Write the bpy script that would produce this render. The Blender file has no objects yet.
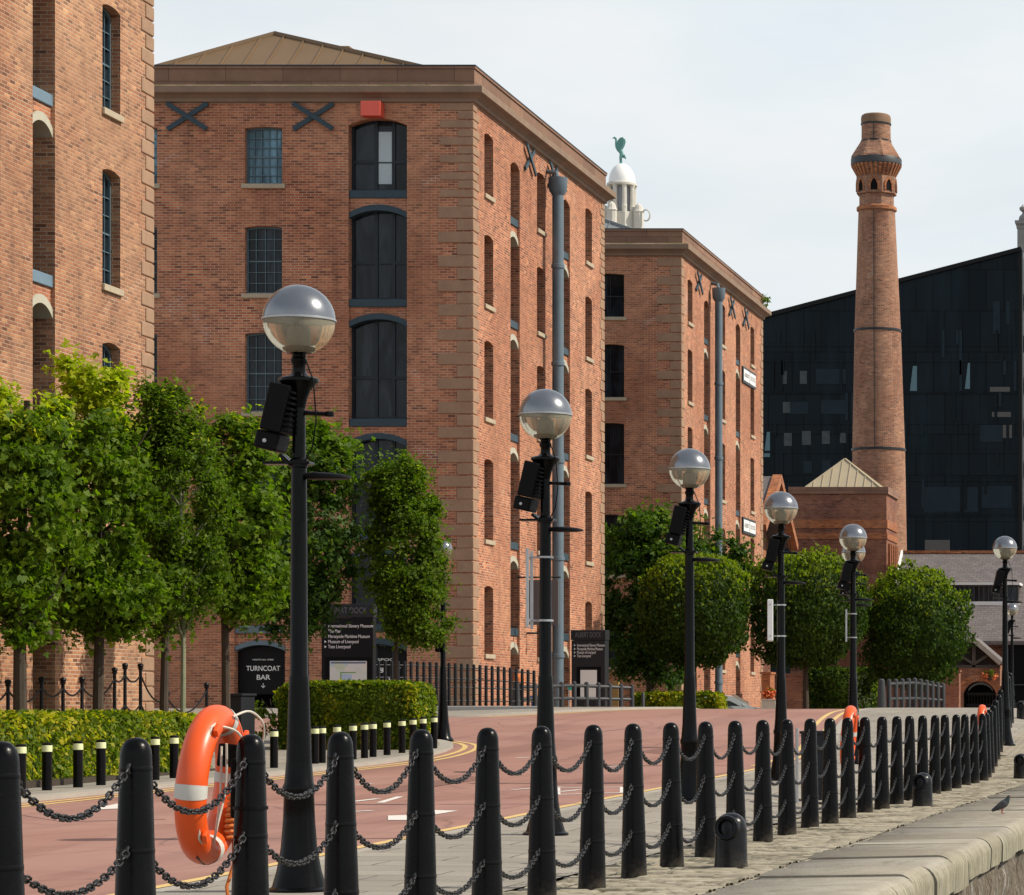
import bpy, bmesh, math, random
import numpy as np
from mathutils import Vector, Matrix, noise
R = math.radians
random.seed(7)
scene = bpy.context.scene
COL = scene.collection
F, CX, HY, EYE = 3000.0, 1255.0, 706.0, 1.42     # lens in pixels, vanishing point of the dock road, eye height

def at(px, py, Y):
    return Vector(((px-CX)/F*Y, Y, EYE+(HY-py)/F*Y))
def xat(px, Y): return (px-CX)/F*Y
def zat(py, Y): return EYE+(HY-py)/F*Y

# ------------------------------------------------------------------ terrain
G_Y = [-80, 23, 31, 39, 46, 56, 64, 69, 75, 80, 86, 91, 96, 104, 112, 140, 900]
G_Z = [0, 0, .10, .20, .27, .40, .60, .78, 1.05, 1.27, 1.37, 1.37, 1.12, .5, .3, .25, .25]
Q_Y = [-80, 58, 61, 66, 70, 75, 80, 86, 95, 104, 112, 140, 900]
Q_Z = [0, 0, .05, .32, .56, .84, 1.05, 1.2, 1.1, .5, .3, .25, .25]
def smooth_interp(y, ys, zs):
    s = 0
    for d in (-2, -1, 0, 1, 2): s += np.interp(y+d, ys, zs)
    return s/5
def h(x, y):
    g = smooth_interp(y, G_Y, G_Z); q = smooth_interp(y, Q_Y, Q_Z)
    t = min(1, max(0, (x+7.3)/1.9)); t = t*t*(3-2*t)
    return float(g*(1-t)+q*t)-.035

# ------------------------------------------------------------------ naming helpers
def tag(o, label=None, cat=None, group=None, kind=None):
    if label: o['label'] = label
    if cat: o['category'] = cat
    if group: o['group'] = group
    if kind: o['kind'] = kind
    return o
def empty(name, loc, label, cat, group=None, rz=0):
    o = bpy.data.objects.new(name, None); COL.objects.link(o)
    o.location = loc; o.rotation_euler = (0, 0, rz); o.empty_display_size = .2
    return tag(o, label, cat, group)
def copy_tree(o, parent=None):
    c = o.copy(); COL.objects.link(c)
    if parent: c.parent = parent
    for ch in list(o.children): copy_tree(ch, c)
    return c
ORD = ['', 'first','second','third','fourth','fifth','sixth','seventh','eighth','ninth','tenth','eleventh','twelfth','thirteenth',
 'fourteenth','fifteenth','sixteenth','seventeenth','eighteenth','nineteenth']
TENS = {2:'twent',3:'thirt',4:'fort'}
def ordinal(n):
    if n < 20: return ORD[n]
    t, u = divmod(n, 10)
    return TENS[t]+('ieth' if u == 0 else 'y-'+ORD[u])

# ------------------------------------------------------------------ mesh builder
class MB:
    def __init__(s): s.v=[]; s.f=[]; s.m=[]; s.sm=[]
    def add(s, vs, fs, m=0, smooth=False):
        b=len(s.v); s.v += [tuple(p) for p in vs]
        for f in fs:
            s.f.append(tuple(i+b for i in f)); s.m.append(m); s.sm.append(smooth)
        return s
    def quad(s, a,b,c,d, m=0): return s.add([a,b,c,d],[(0,1,2,3)],m)
    def box(s, x0,x1,y0,y1,z0,z1, m=0):
        if x0>x1: x0,x1=x1,x0
        if y0>y1: y0,y1=y1,y0
        vs=[(x,y,z) for z in (z0,z1) for y in (y0,y1) for x in (x0,x1)]
        return s.add(vs,[(0,2,3,1),(4,5,7,6),(0,1,5,4),(2,6,7,3),(0,4,6,2),(1,3,7,5)],m)
    def obox(s, c, ax, ay, az, m=0):
        c=Vector(c); ax,ay,az=Vector(ax),Vector(ay),Vector(az)
        vs=[c+ax*i+ay*j+az*k for k in (-1,1) for j in (-1,1) for i in (-1,1)]
        return s.add(vs,[(0,2,3,1),(4,5,7,6),(0,1,5,4),(2,6,7,3),(0,4,6,2),(1,3,7,5)],m)
    def bar(s, p, q, w, t, up=(0,0,1), m=0):
        p,q=Vector(p),Vector(q); d=q-p; L=d.length; d=d/L; u=Vector(up)
        side=d.cross(u)
        if side.length<1e-4: side=d.cross(Vector((1,0,0)))
        side.normalize(); u=side.cross(d).normalized()
        return s.obox((p+q)/2, d*(L/2), side*(w/2), u*(t/2), m)
    def lathe(s, prof, cx=0, cy=0, n=24, m=0, smooth=True, phase=0, caps=True):
        vs=[]; fs=[]
        for r,z in prof:
            for k in range(n):
                a=phase+2*math.pi*k/n
                vs.append((cx+r*math.cos(a), cy+r*math.sin(a), z))
        for i in range(len(prof)-1):
            for k in range(n):
                k2=(k+1)%n
                fs.append((i*n+k,i*n+k2,(i+1)*n+k2,(i+1)*n+k))
        s.add(vs,fs,m,smooth)
        if caps:
            if prof[-1][0]>1e-3: s.add(vs[-n:],[tuple(range(n))],m)
            if prof[0][0]>1e-3: s.add(vs[:n],[tuple(reversed(range(n)))],m)
        return s
    def tube(s, pts, r, n=8, m=0, smooth=True, closed=False, caps=True):
        pts=[Vector(p) for p in pts]; N=len(pts)
        rs=r if isinstance(r,(list,tuple)) else [r]*N
        vs=[]; prev=None
        for i,p in enumerate(pts):
            if closed: t=pts[(i+1)%N]-pts[i-1]
            else: t=pts[min(i+1,N-1)]-pts[max(i-1,0)]
            t.normalize()
            if prev is None:
                a=Vector((0,0,1)) if abs(t.z)<.9 else Vector((1,0,0))
                u=t.cross(a).normalized()
            else:
                u=prev-t*prev.dot(t)
                if u.length<1e-5: u=t.cross(Vector((0,0,1)))
                u.normalize()
            prev=u; w=t.cross(u)
            for k in range(n):
                a=2*math.pi*k/n
                vs.append(p+(u*math.cos(a)+w*math.sin(a))*rs[i])
        fs=[]
        for i in range(N if closed else N-1):
            j=(i+1)%N
            for k in range(n):
                k2=(k+1)%n; fs.append((i*n+k,i*n+k2,j*n+k2,j*n+k))
        s.add(vs,fs,m,smooth)
        if caps and not closed:
            s.add(vs[:n],[tuple(reversed(range(n)))],m); s.add(vs[-n:],[tuple(range(n))],m)
        return s
    def prism(s, poly, fn, d0, d1, m=0):
        """poly: CCW list of (u,z); fn(u,z,d)->point; d measured into the wall, d0 is the front"""
        n=len(poly)
        a=[fn(u,z,d0) for u,z in poly]; b=[fn(u,z,d1) for u,z in poly]
        s.add(a,[tuple(range(n))],m); s.add(b,[tuple(reversed(range(n)))],m)
        for i in range(n):
            j=(i+1)%n; s.add([a[i],b[i],b[j],a[j]],[(0,1,2,3)],m)
        return s
    def rect_sweep(s, x0,x1,y0,y1, prof, mats=None):
        for i in range(len(prof)-1):
            (d0,z0),(d1,z1)=prof[i],prof[i+1]
            A=[(x0-d0,y0-d0,z0),(x1+d0,y0-d0,z0),(x1+d0,y1+d0,z0),(x0-d0,y1+d0,z0)]
            B=[(x0-d1,y0-d1,z1),(x1+d1,y0-d1,z1),(x1+d1,y1+d1,z1),(x0-d1,y1+d1,z1)]
            for k in range(4):
                j=(k+1)%4; s.add([A[k],A[j],B[j],B[k]],[(0,1,2,3)],mats[i] if mats else 0)
        return s
    def build(s, name, mats, parent=None, origin=(0,0,0), angle=35, merge=True, bevel=0):
        me=bpy.data.meshes.new(name)
        o=Vector(origin)
        me.from_pydata([Vector(p)-o for p in s.v],[],s.f)
        if not isinstance(mats,(list,tuple)): mats=[mats]
        for mm in mats: me.materials.append(mm)
        me.polygons.foreach_set('material_index',s.m)
        me.polygons.foreach_set('use_smooth',s.sm)
        if merge or bevel:
            bm=bmesh.new(); bm.from_mesh(me)
            bmesh.ops.remove_doubles(bm,verts=bm.verts,dist=.0004)
            if bevel:
                es=[e for e in bm.edges if len(e.link_faces)==2 and e.calc_face_angle(0)>R(40)]
                bmesh.ops.bevel(bm,geom=es,offset=bevel,segments=2,affect='EDGES',profile=.5,clamp_overlap=True)
            bm.to_mesh(me); bm.free()
        me.update()
        if any(s.sm) and not bevel: me.set_sharp_from_angle(angle=R(angle))
        # box-projected UVs in metres (world)
        uvl=me.uv_layers.new(name='UVMap')
        nl=len(me.loops)
        co=np.empty(len(me.vertices)*3); me.vertices.foreach_get('co',co); co=co.reshape(-1,3)+np.array(o)
        vi=np.empty(nl,dtype=np.int32); me.loops.foreach_get('vertex_index',vi)
        nm=np.empty(len(me.polygons)*3); me.polygons.foreach_get('normal',nm); nm=np.abs(nm.reshape(-1,3))
        lt=np.empty(len(me.polygons),dtype=np.int32); me.polygons.foreach_get('loop_total',lt)
        dom=np.repeat(np.argmax(nm,axis=1),lt)
        p=co[vi]; uv=np.empty((nl,2))
        uv[:,0]=np.where(dom==0,p[:,1],p[:,0]); uv[:,1]=np.where(dom==2,p[:,1],p[:,2])
        uvl.data.foreach_set('uv',uv.ravel())
        ob=bpy.data.objects.new(name,me); COL.objects.link(ob)
        if parent is not None: ob.parent=parent
        else: ob.location=o
        return ob

def raw_mesh(name, verts, faces4, mats, midx=None, smooth=False):
    """numpy quads/tris -> mesh"""
    me=bpy.data.meshes.new(name)
    n=len(faces4); k=faces4.shape[1]
    me.vertices.add(len(verts)); me.vertices.foreach_set('co',np.asarray(verts,dtype=np.float32).ravel())
    me.loops.add(n*k); me.loops.foreach_set('vertex_index',faces4.astype(np.int32).ravel())
    me.polygons.add(n); me.polygons.foreach_set('loop_start',np.arange(0,n*k,k,dtype=np.int32))
    for mm in mats: me.materials.append(mm)
    if midx is not None: me.polygons.foreach_set('material_index',midx.astype(np.int32))
    if smooth: me.polygons.foreach_set('use_smooth',np.ones(n,dtype=bool))
    me.update(calc_edges=True); me.validate()
    return me

# ------------------------------------------------------------------ materials
MATS={}
class NT:
    def __init__(s,name):
        s.m=bpy.data.materials.new(name); s.m.use_nodes=True
        s.t=s.m.node_tree; s.n=s.t.nodes; s.l=s.t.links
        s.b=s.n['Principled BSDF']; s.out=s.n['Material Output']
    def node(s,t,**kw):
        n=s.n.new(t)
        for k,v in kw.items(): setattr(n,k,v)
        return n
    def link(s,a,b): s.l.new(a,b)
    def set(s,**kw):
        for k,v in kw.items(): s.b.inputs[k.replace('_',' ')].default_value=v
    def noise(s,scale,detail=4,rough=.55,vec=None,dist=0):
        n=s.node('ShaderNodeTexNoise'); n.inputs['Scale'].default_value=scale; n.inputs['Detail'].default_value=detail
        n.inputs['Roughness'].default_value=rough; n.inputs['Distortion'].default_value=dist
        if vec is not None: s.link(vec,n.inputs['Vector'])
        return n.outputs['Fac']
    def ramp(s,fac,stops,interp='LINEAR'):
        n=s.node('ShaderNodeValToRGB'); e=n.color_ramp.elements; n.color_ramp.interpolation=interp
        while len(e)<len(stops): e.new(.5)
        for i,(p,c) in enumerate(stops):
            e[i].position=p; e[i].color=(*c,1) if len(c)==3 else c
        s.link(fac,n.inputs['Fac']); return n.outputs['Color']
    def mix(s,fac,a,b,mode='MIX'):
        n=s.node('ShaderNodeMix',data_type='RGBA',blend_type=mode)
        for v,i in ((fac,0),(a,6),(b,7)):
            if isinstance(v,(int,float)): n.inputs[i].default_value=v
            elif isinstance(v,tuple): n.inputs[i].default_value=(*v,1) if len(v)==3 else v
            else: s.link(v,n.inputs[i])
        return n.outputs[2]
    def math(s,op,a,b=0,clamp=False):
        n=s.node('ShaderNodeMath',operation=op,use_clamp=clamp)
        for v,i in ((a,0),(b,1)):
            if isinstance(v,(int,float)): n.inputs[i].default_value=v
            else: s.link(v,n.inputs[i])
        return n.outputs[0]
    def bump(s,height,strength=.3,dist=.01):
        n=s.node('ShaderNodeBump'); n.inputs['Strength'].default_value=strength; n.inputs['Distance'].default_value=dist
        s.link(height,n.inputs['Height']); s.link(n.outputs[0],s.b.inputs['Normal']); return n
    def uv(s,scale=(1,1,1),rot=0):
        c=s.node('ShaderNodeTexCoord'); mp=s.node('ShaderNodeMapping'); mp.inputs['Scale'].default_value=scale
        mp.inputs['Rotation'].default_value=(0,0,rot)
        s.link(c.outputs['UV'],mp.inputs['Vector']); return mp.outputs['Vector']
    def obj(s):
        return s.node('ShaderNodeTexCoord').outputs['Object']
    def geo(s):
        return s.node('ShaderNodeNewGeometry')

def mat_plain(name,c,rough=.5,metal=0,var=.15,scale=8,bump=0,spec=.5,coat=0):
    t=NT(name); v=t.obj(); nz=t.noise(scale,4,.6,v)
    col=t.mix(nz,tuple(x*(1-var) for x in c),tuple(min(1,x*(1+var)) for x in c))
    t.link(col,t.b.inputs['Base Color']); t.set(Roughness=rough,Metallic=metal,Specular_IOR_Level=spec,Coat_Weight=coat)
    if bump: t.bump(nz,bump,.01)
    MATS[name]=t.m; return t.m

def mat_brick(name,c1,c2,mortar,w=.225,hgt=.072,ms=.0115,soot=.35,stain=(.44,.22,.13)):
    t=NT(name); uv=t.uv()
    warp=t.noise(3.0,2,.5,uv)
    br=t.node('ShaderNodeTexBrick'); t.link(uv,br.inputs['Vector'])
    br.inputs['Scale'].default_value=1; br.inputs['Brick Width'].default_value=w; br.inputs['Row Height'].default_value=hgt
    br.inputs['Mortar Size'].default_value=ms; br.inputs['Mortar Smooth'].default_value=.5; br.inputs['Bias'].default_value=-.1
    br.inputs['Color1'].default_value=(*c1,1); br.inputs['Color2'].default_value=(*c2,1); br.inputs['Mortar'].default_value=(*mortar,1)
    # each brick its own tone
    sp=t.node('ShaderNodeSeparateXYZ'); t.link(uv,sp.inputs[0])
    row=t.math('FLOOR',t.math('DIVIDE',sp.outputs[1],hgt))
    par=t.math('SUBTRACT',1,t.math('MODULO',row,2))
    cl=t.math('FLOOR',t.math('ADD',t.math('DIVIDE',sp.outputs[0],w),t.math('MULTIPLY',par,.5)))
    cmb=t.node('ShaderNodeCombineXYZ'); t.link(cl,cmb.inputs[0]); t.link(row,cmb.inputs[1])
    wn=t.node('ShaderNodeTexWhiteNoise',noise_dimensions='2D'); t.link(cmb.outputs[0],wn.inputs['Vector'])
    dark=t.ramp(wn.outputs['Value'],[(0,(.24,.21,.24)),(.09,(.48,.43,.46)),(.30,(.82,.79,.80)),(.72,(1.05,1.02,1.0)),(.92,(1.25,1.30,1.2)),(1,(1.55,1.75,1.6))])
    c=t.mix(t.math('SUBTRACT',1,br.outputs['Fac']),br.outputs['Color'],t.mix(.9,br.outputs['Color'],dark,'MULTIPLY'))
    big=t.noise(.35,5,.6,uv)
    c=t.mix(t.ramp(big,[(.38,(0,0,0)),(.62,(1,1,1))]),c,t.mix(.55,c,tuple(stain)))
    # soot & pale repointing patches with their own shape
    so=t.noise(.9,6,.7,uv,1.0)
    c=t.mix(t.math('MULTIPLY',t.ramp(so,[(.52,(0,0,0)),(.72,(1,1,1))]),soot),c,(.09,.055,.045))
    pale=t.noise(.55,4,.6,uv,2.0)
    patch=t.ramp(pale,[(.62,(0,0,0)),(.67,(1,1,1))])
    mfac=br.outputs['Fac']
    c=t.mix(t.math('MULTIPLY',t.math('MULTIPLY',patch,mfac),.85),c,(.62,.52,.43))
    vm=t.node('ShaderNodeMapping'); vm.inputs['Scale'].default_value=(1.6,.12,1); t.link(uv,vm.inputs['Vector'])
    strk=t.noise(1.5,5,.6,vm.outputs[0],.3)
    c=t.mix(t.math('MULTIPLY',t.ramp(strk,[(.54,(0,0,0)),(.74,(1,1,1))]),.38),c,(.13,.075,.055))
    mid=t.noise(1.7,5,.65,uv,.6)
    c=t.mix(t.math('MULTIPLY',t.ramp(mid,[(.45,(0,0,0)),(.7,(1,1,1))]),.45),c,t.mix(1,c,(.62,.52,.52),'MULTIPLY'))
    t.link(c,t.b.inputs['Base Color']); t.set(Roughness=.9,Specular_IOR_Level=.2)
    huge=t.noise(.16,4,.6,uv,.8); c=t.mix(t.math('MULTIPLY',t.ramp(huge,[(.40,(0,0,0)),(.62,(1,1,1))]),.7),c,t.mix(1,c,(.70,.60,.58),'MULTIPLY'))
    t.link(c,t.b.inputs['Base Color'])
    inv=t.math('SUBTRACT',1,mfac)
    fine=t.noise(40,3,.6,uv)
    t.bump(t.math('ADD',inv,t.math('MULTIPLY',fine,.5)),.6,.012)
    MATS[name]=t.m; return t.m

def mat_stone(name,c,c2,moss=.0,rough=.85,scale=2.5,joints=None):
    t=NT(name); uv=t.uv(); v=t.obj()
    n1=t.noise(scale,6,.65,v); n2=t.noise(scale*9,4,.6,v)
    c_=t.mix(t.ramp(n1,[(.3,(0,0,0)),(.7,(1,1,1))]),c,c2)
    c_=t.mix(t.math('MULTIPLY',n2,.35),c_,tuple(x*.5 for x in c))
    hgt=n2
    if joints:
        br=t.node('ShaderNodeTexBrick'); t.link(uv,br.inputs['Vector']); br.inputs['Scale'].default_value=1
        br.inputs['Brick Width'].default_value=joints[0]; br.inputs['Row Height'].default_value=joints[1]; br.inputs['Mortar Size'].default_value=joints[2]
        br.inputs['Color1'].default_value=(.8,.8,.8,1); br.inputs['Color2'].default_value=(1.15,1.12,1.1,1); br.inputs['Mortar'].default_value=(.4,.38,.36,1)
        c_=t.mix(1,c_,br.outputs['Color'],'MULTIPLY')
        hgt=t.math('SUBTRACT',n2,t.math('MULTIPLY',br.outputs['Fac'],2))
    if moss:
        g=t.geo(); sp=t.node('ShaderNodeSeparateXYZ'); t.link(g.outputs['Normal'],sp.inputs[0])
        m=t.math('MULTIPLY',t.ramp(sp.outputs[2],[(.3,(0,0,0)),(.8,(1,1,1))]),t.ramp(t.noise(1.3,5,.7,v),[(.42,(0,0,0)),(.58,(1,1,1))]))
        c_=t.mix(t.math('MULTIPLY',m,moss),c_,(.10,.10,.03))
    t.link(c_,t.b.inputs['Base Color']); t.set(Roughness=rough,Specular_IOR_Level=.3)
    t.bump(hgt,.4,.01)
    MATS[name]=t.m; return t.m

def mat_leaf(name,c1,c2,c3,trans=.35,rough=.55):
    t=NT(name); g=t.geo(); rnd=g.outputs['Random Per Island']
    v=t.obj(); nz=t.noise(.9,3,.5,v)
    c=t.ramp(rnd,[(0,c1),(.5,c2),(1,c3)])
    c=t.mix(t.math('MULTIPLY',nz,.5),c,tuple(x*.75 for x in c2))
    t.link(c,t.b.inputs['Base Color']); t.set(Roughness=rough,Specular_IOR_Level=.16)
    tr=t.node('ShaderNodeBsdfTranslucent'); 
    tc=t.mix(1,c,(1.35,1.6,.40),'MULTIPLY'); t.link(tc,tr.inputs['Color'])
    mx=t.node('ShaderNodeMixShader'); mx.inputs[0].default_value=trans
    t.link(t.b.outputs[0],mx.inputs[1]); t.link(tr.outputs[0],mx.inputs[2]); t.link(mx.outputs[0],t.out.inputs['Surface'])
    MATS[name]=t.m; return t.m

M_BRICK=mat_brick('dock_brick',(.53,.200,.104),(.40,.130,.070),(.60,.455,.325))
M_BRICKL=mat_brick('tan_dock_brick',(.50,.245,.128),(.385,.158,.084),(.56,.44,.32),stain=(.42,.26,.16))
M_BAND=mat_plain('faded_white_band',(.55,.54,.50),.5,var=.12)
M_CHIM=mat_brick('chimney_brick',(.36,.16,.095),(.22,.088,.054),(.42,.32,.24),soot=.25,stain=(.38,.22,.14))
M_TERRA=mat_brick('terracotta_brick',(.46,.15,.05),(.40,.12,.04),(.40,.25,.15),soot=.05)
M_REDBR=mat_brick('pump_house_brick',(.24,.085,.05),(.17,.06,.04),(.28,.20,.16),soot=.3)
M_SAND=mat_stone('red_sandstone',(.30,.175,.12),(.22,.125,.085),moss=.9,scale=1.2,joints=(1.6,.42,.008))
M_QUOIN=mat_stone('quoin_sandstone',(.40,.255,.165),(.30,.185,.12),scale=2.0)
M_CORN=mat_stone('mossy_cornice',(.30,.20,.14),(.21,.15,.11),moss=.95,scale=1.5)
M_SILL=mat_stone('pale_sill',(.50,.42,.30),(.40,.33,.24),scale=3)
M_ARCH=mat_plain('pale_iron_arch',(.44,.41,.32),.6,var=.15,scale=5)
M_IRON=mat_plain('blue_grey_iron',(.03,.055,.072),.5,var=.25,scale=6,spec=.3)
M_PIPE=mat_plain('slate_blue_pipe',(.105,.15,.185),.5,var=.2,scale=4)
M_BLUEIRON=mat_plain('blue_painted_iron',(.13,.20,.26),.5,var=.15,scale=6)
M_FRAME=mat_plain('dark_window_frame',(.014,.022,.028),.45,var=.2,spec=.3)
M_BAR=mat_plain('glazing_bar_paint',(.085,.14,.17),.5,var=.2)
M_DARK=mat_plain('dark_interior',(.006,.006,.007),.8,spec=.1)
M_RED=mat_plain('red_box_paint',(.75,.10,.06),.4,var=.08)
M_BLACK=mat_plain('black_gloss_paint',(.003,.003,.0036),.27,var=.6,scale=14,bump=.2,spec=.16)
M_BLACKSAT=mat_plain('black_satin_plastic',(.003,.003,.0035),.5,var=.3,spec=.12)
def mat_iron_worn(name,base,spec):
    t=NT(name); v=t.obj(); n=t.noise(9,6,.7,v); n2=t.noise(45,4,.7,v)
    sp=t.node('ShaderNodeSeparateXYZ'); t.link(v,sp.inputs[0])
    lo=t.ramp(sp.outputs[2],[(0,(1,1,1)),(.07,(.3,)*3),(.2,(.02,)*3)])
    c=t.mix(n,tuple(x*.5 for x in base),tuple(x*1.6 for x in base))
    dust=t.math('MULTIPLY',lo,t.ramp(n,[(.38,(0,0,0)),(.68,(1,1,1))]))
    c=t.mix(t.math('MULTIPLY',dust,.6),c,(.12,.10,.075))
    chip=t.ramp(n2,[(.70,(0,0,0)),(.73,(1,1,1))]); c=t.mix(t.math('MULTIPLY',chip,.4),c,(.09,.075,.065))
    t.link(c,t.b.inputs['Base Color']); t.set(Specular_IOR_Level=spec)
    t.link(t.ramp(n,[(.3,(.18,)*3),(.7,(.34,)*3)]),t.b.inputs['Roughness']); t.bump(n2,.22,.006); return t.m
M_MOOR=mat_iron_worn('glossy_mooring_iron',(.003,.003,.004),.26)
M_BOLLARD=mat_iron_worn('worn_black_iron',(.002,.002,.0025),.13)
M_LAMPBLK=mat_plain('lamp_black_paint',(.0022,.0022,.0026),.24,var=.6,scale=10,bump=.2,spec=.14)
M_GALV=mat_plain('galvanised_steel',(.42,.43,.44),.4,.7,var=.2)
M_GREYPOST=mat_plain('grey_painted_iron',(.04,.042,.046),.5,var=.35,scale=6,spec=.3)
M_BLACKRAIL=mat_plain('black_railing_paint',(.006,.006,.007),.45,var=.3,spec=.25)
M_REFL=mat_plain('reflective_band',(.70,.74,.42),.5,var=.08)
M_ROOF=mat_plain('bronze_metal_roof',(.185,.115,.058),.5,.15,var=.22,scale=.8)
M_LEAD=mat_plain('grey_lead',(.20,.215,.22),.55,var=.15,scale=1)
M_WHITE=mat_plain('white_paint',(.80,.80,.78),.5,var=.05)
M_LETTER=mat_plain('white_lettering',(.82,.82,.80),.5,var=.02)
M_GREYLET=mat_plain('grey_lettering',(.12,.125,.13),.5,var=.02)
M_SIGNBLK=mat_plain('black_sign_board',(.005,.005,.006),.6,var=.1,spec=.2)
M_SIGNGREY=mat_plain('charcoal_sign_panel',(.016,.018,.022),.5,var=.1,spec=.3)
M_PANELGREY=mat_plain('grey_sign_panel',(.10,.10,.105),.5,var=.1)
M_ORANGE=mat_plain('orange_lifebuoy',(.76,.088,.008),.36,var=.18,scale=5,bump=.08)
M_ROPE=mat_plain('pale_rope',(.60,.55,.47),.8,var=.2,scale=60)
M_OROPE=mat_plain('orange_rope',(.62,.17,.03),.75,var=.25,scale=60)
M_BARK=mat_stone('tree_bark',(.075,.055,.038),(.045,.034,.026),scale=6)
M_PALEBARK=mat_stone('pale_young_bark',(.26,.27,.17),(.19,.20,.12),scale=8)
M_TIMBER=mat_plain('dark_timber',(.035,.024,.018),.7,var=.3)
M_STONEW=mat_stone('white_stone',(.66,.63,.56),(.55,.52,.46),scale=.4)
M_STONEG=mat_stone('grey_stone',(.26,.255,.25),(.20,.195,.19),scale=.4)
M_DOME=mat_plain('white_dome',(.80,.79,.77),.5,var=.04,scale=.5)
M_VERD=mat_plain('verdigris_copper',(.10,.27,.25),.6,var=.3,scale=2)
M_CONC=mat_stone('pale_kerb_stone',(.42,.385,.33),(.33,.30,.26),scale=2)
M_CAR=mat_plain('silver_car_paint',(.52,.58,.60),.3,0,var=.02,coat=.5)
M_TYRE=mat_plain('tyre_rubber',(.02,.02,.02),.8)
M_TEAL=mat_plain('teal_banner',(.03,.42,.36),.5,var=.05)
M_BLUEBIN=mat_plain('blue_plastic',(.02,.10,.36),.5,var=.1)
M_OCHRE=mat_plain('ochre_timber',(.33,.20,.06),.7,var=.2)
M_SKIN=mat_plain('skin',(.45,.26,.18),.6,var=.05)
M_HIVIS=mat_plain('orange_hi_vis',(.80,.22,.05),.6,var=.08)
M_NAVY=mat_plain('dark_trousers',(.02,.025,.04),.8)
M_HAIR=mat_plain('dark_hair',(.02,.014,.01),.6)
M_PIGEON=mat_plain('pigeon_grey',(.085,.085,.095),.6,var=.35,scale=14)
M_PIGNECK=mat_plain('pigeon_neck',(.035,.045,.05),.35,.2,var=.4,scale=20)
M_PINK=mat_plain('pigeon_leg',(.4,.12,.1),.6)
M_SOIL=mat_stone('planting_soil',(.06,.045,.03),(.04,.03,.022),scale=3)
M_YELLOW=mat_plain('yellow_line_paint',(.62,.43,.16),.7,var=.15,scale=3)
M_MARK=mat_plain('white_line_paint',(.66,.62,.58),.7,var=.12,scale=3)
M_PAINTSKY=mat_plain('painted_sky_pale',(.42,.50,.53),.5,var=.08)  # pale colour standing in for sky reflected in a door pane
M_FLOWER=mat_plain('orange_red_flower',(.70,.16,.05),.7,var=.4,scale=12)
M_PLANTER=mat_plain('white_planter',(.62,.60,.52),.7,var=.1)
M_LAMPIN=mat_plain('lamp_gear_grey',(.26,.26,.25),.5,.3,var=.3,scale=20)

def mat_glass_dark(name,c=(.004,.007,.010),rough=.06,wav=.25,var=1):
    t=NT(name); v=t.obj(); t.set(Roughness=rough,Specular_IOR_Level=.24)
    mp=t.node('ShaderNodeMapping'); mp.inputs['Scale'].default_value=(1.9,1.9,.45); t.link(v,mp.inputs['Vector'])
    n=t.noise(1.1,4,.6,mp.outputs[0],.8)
    cl=t.ramp(n,[(.42,c),(.56,tuple(x*2.5+.006*var for x in c)),(.66,tuple(x*4+.011*var for x in c)),(.72,c)])  # uneven reflections and interior tone painted into the pane colour
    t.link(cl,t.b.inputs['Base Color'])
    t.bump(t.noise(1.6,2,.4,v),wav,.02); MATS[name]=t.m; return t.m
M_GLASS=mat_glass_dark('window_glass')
M_GLASSB=mat_glass_dark('sky_tinted_window_glass',(.05,.10,.13),.08)  # blue of the reflected sky is put into the base colour
M_CARGLASS=mat_glass_dark('car_glass',(.01,.012,.014),.04,.0)

def mat_globe_low():
    t=NT('frosted_globe_bowl')
    t.set(Base_Color=(.80,.79,.62,1),Roughness=.16,Transmission_Weight=.74,IOR=1.05,Specular_IOR_Level=.8)
    v=t.obj(); c=t.mix(t.noise(3,4,.6,v),(.92,.86,.68),(.78,.72,.52)); t.link(c,t.b.inputs['Base Color'])
    MATS['frosted_globe_bowl']=t.m; return t.m
M_BOWL=mat_globe_low()
def mat_globe_top():
    t=NT('silver_globe_cap')
    v=t.obj(); c=t.mix(t.noise(4,5,.7,v),(.16,.17,.185),(.30,.31,.33))
    t.link(c,t.b.inputs['Base Color']); t.set(Roughness=.22,Metallic=.8,Coat_Weight=.1,Coat_Roughness=.2)
    MATS['silver_globe_cap']=t.m; return t.m
M_CAP=mat_globe_top()

def mat_slate():
    t=NT('roof_slate'); uv=t.uv()
    br=t.node('ShaderNodeTexBrick'); t.link(uv,br.inputs['Vector']); br.inputs['Scale'].default_value=1
    br.inputs['Brick Width'].default_value=.34; br.inputs['Row Height'].default_value=.19; br.inputs['Mortar Size'].default_value=.02
    br.inputs['Color1'].default_value=(.165,.135,.13,1); br.inputs['Color2'].default_value=(.085,.072,.073,1); br.inputs['Mortar'].default_value=(.06,.055,.055,1)
    c=t.mix(t.noise(.7,5,.6,uv),br.outputs['Color'],t.mix(.5,br.outputs['Color'],(.21,.18,.17)))
    t.link(c,t.b.inputs['Base Color']); t.set(Roughness=.7); t.bump(t.math('SUBTRACT',1,br.outputs['Fac']),.5,.02)
    MATS['roof_slate']=t.m; return t.m
M_SLATE=mat_slate()

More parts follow.
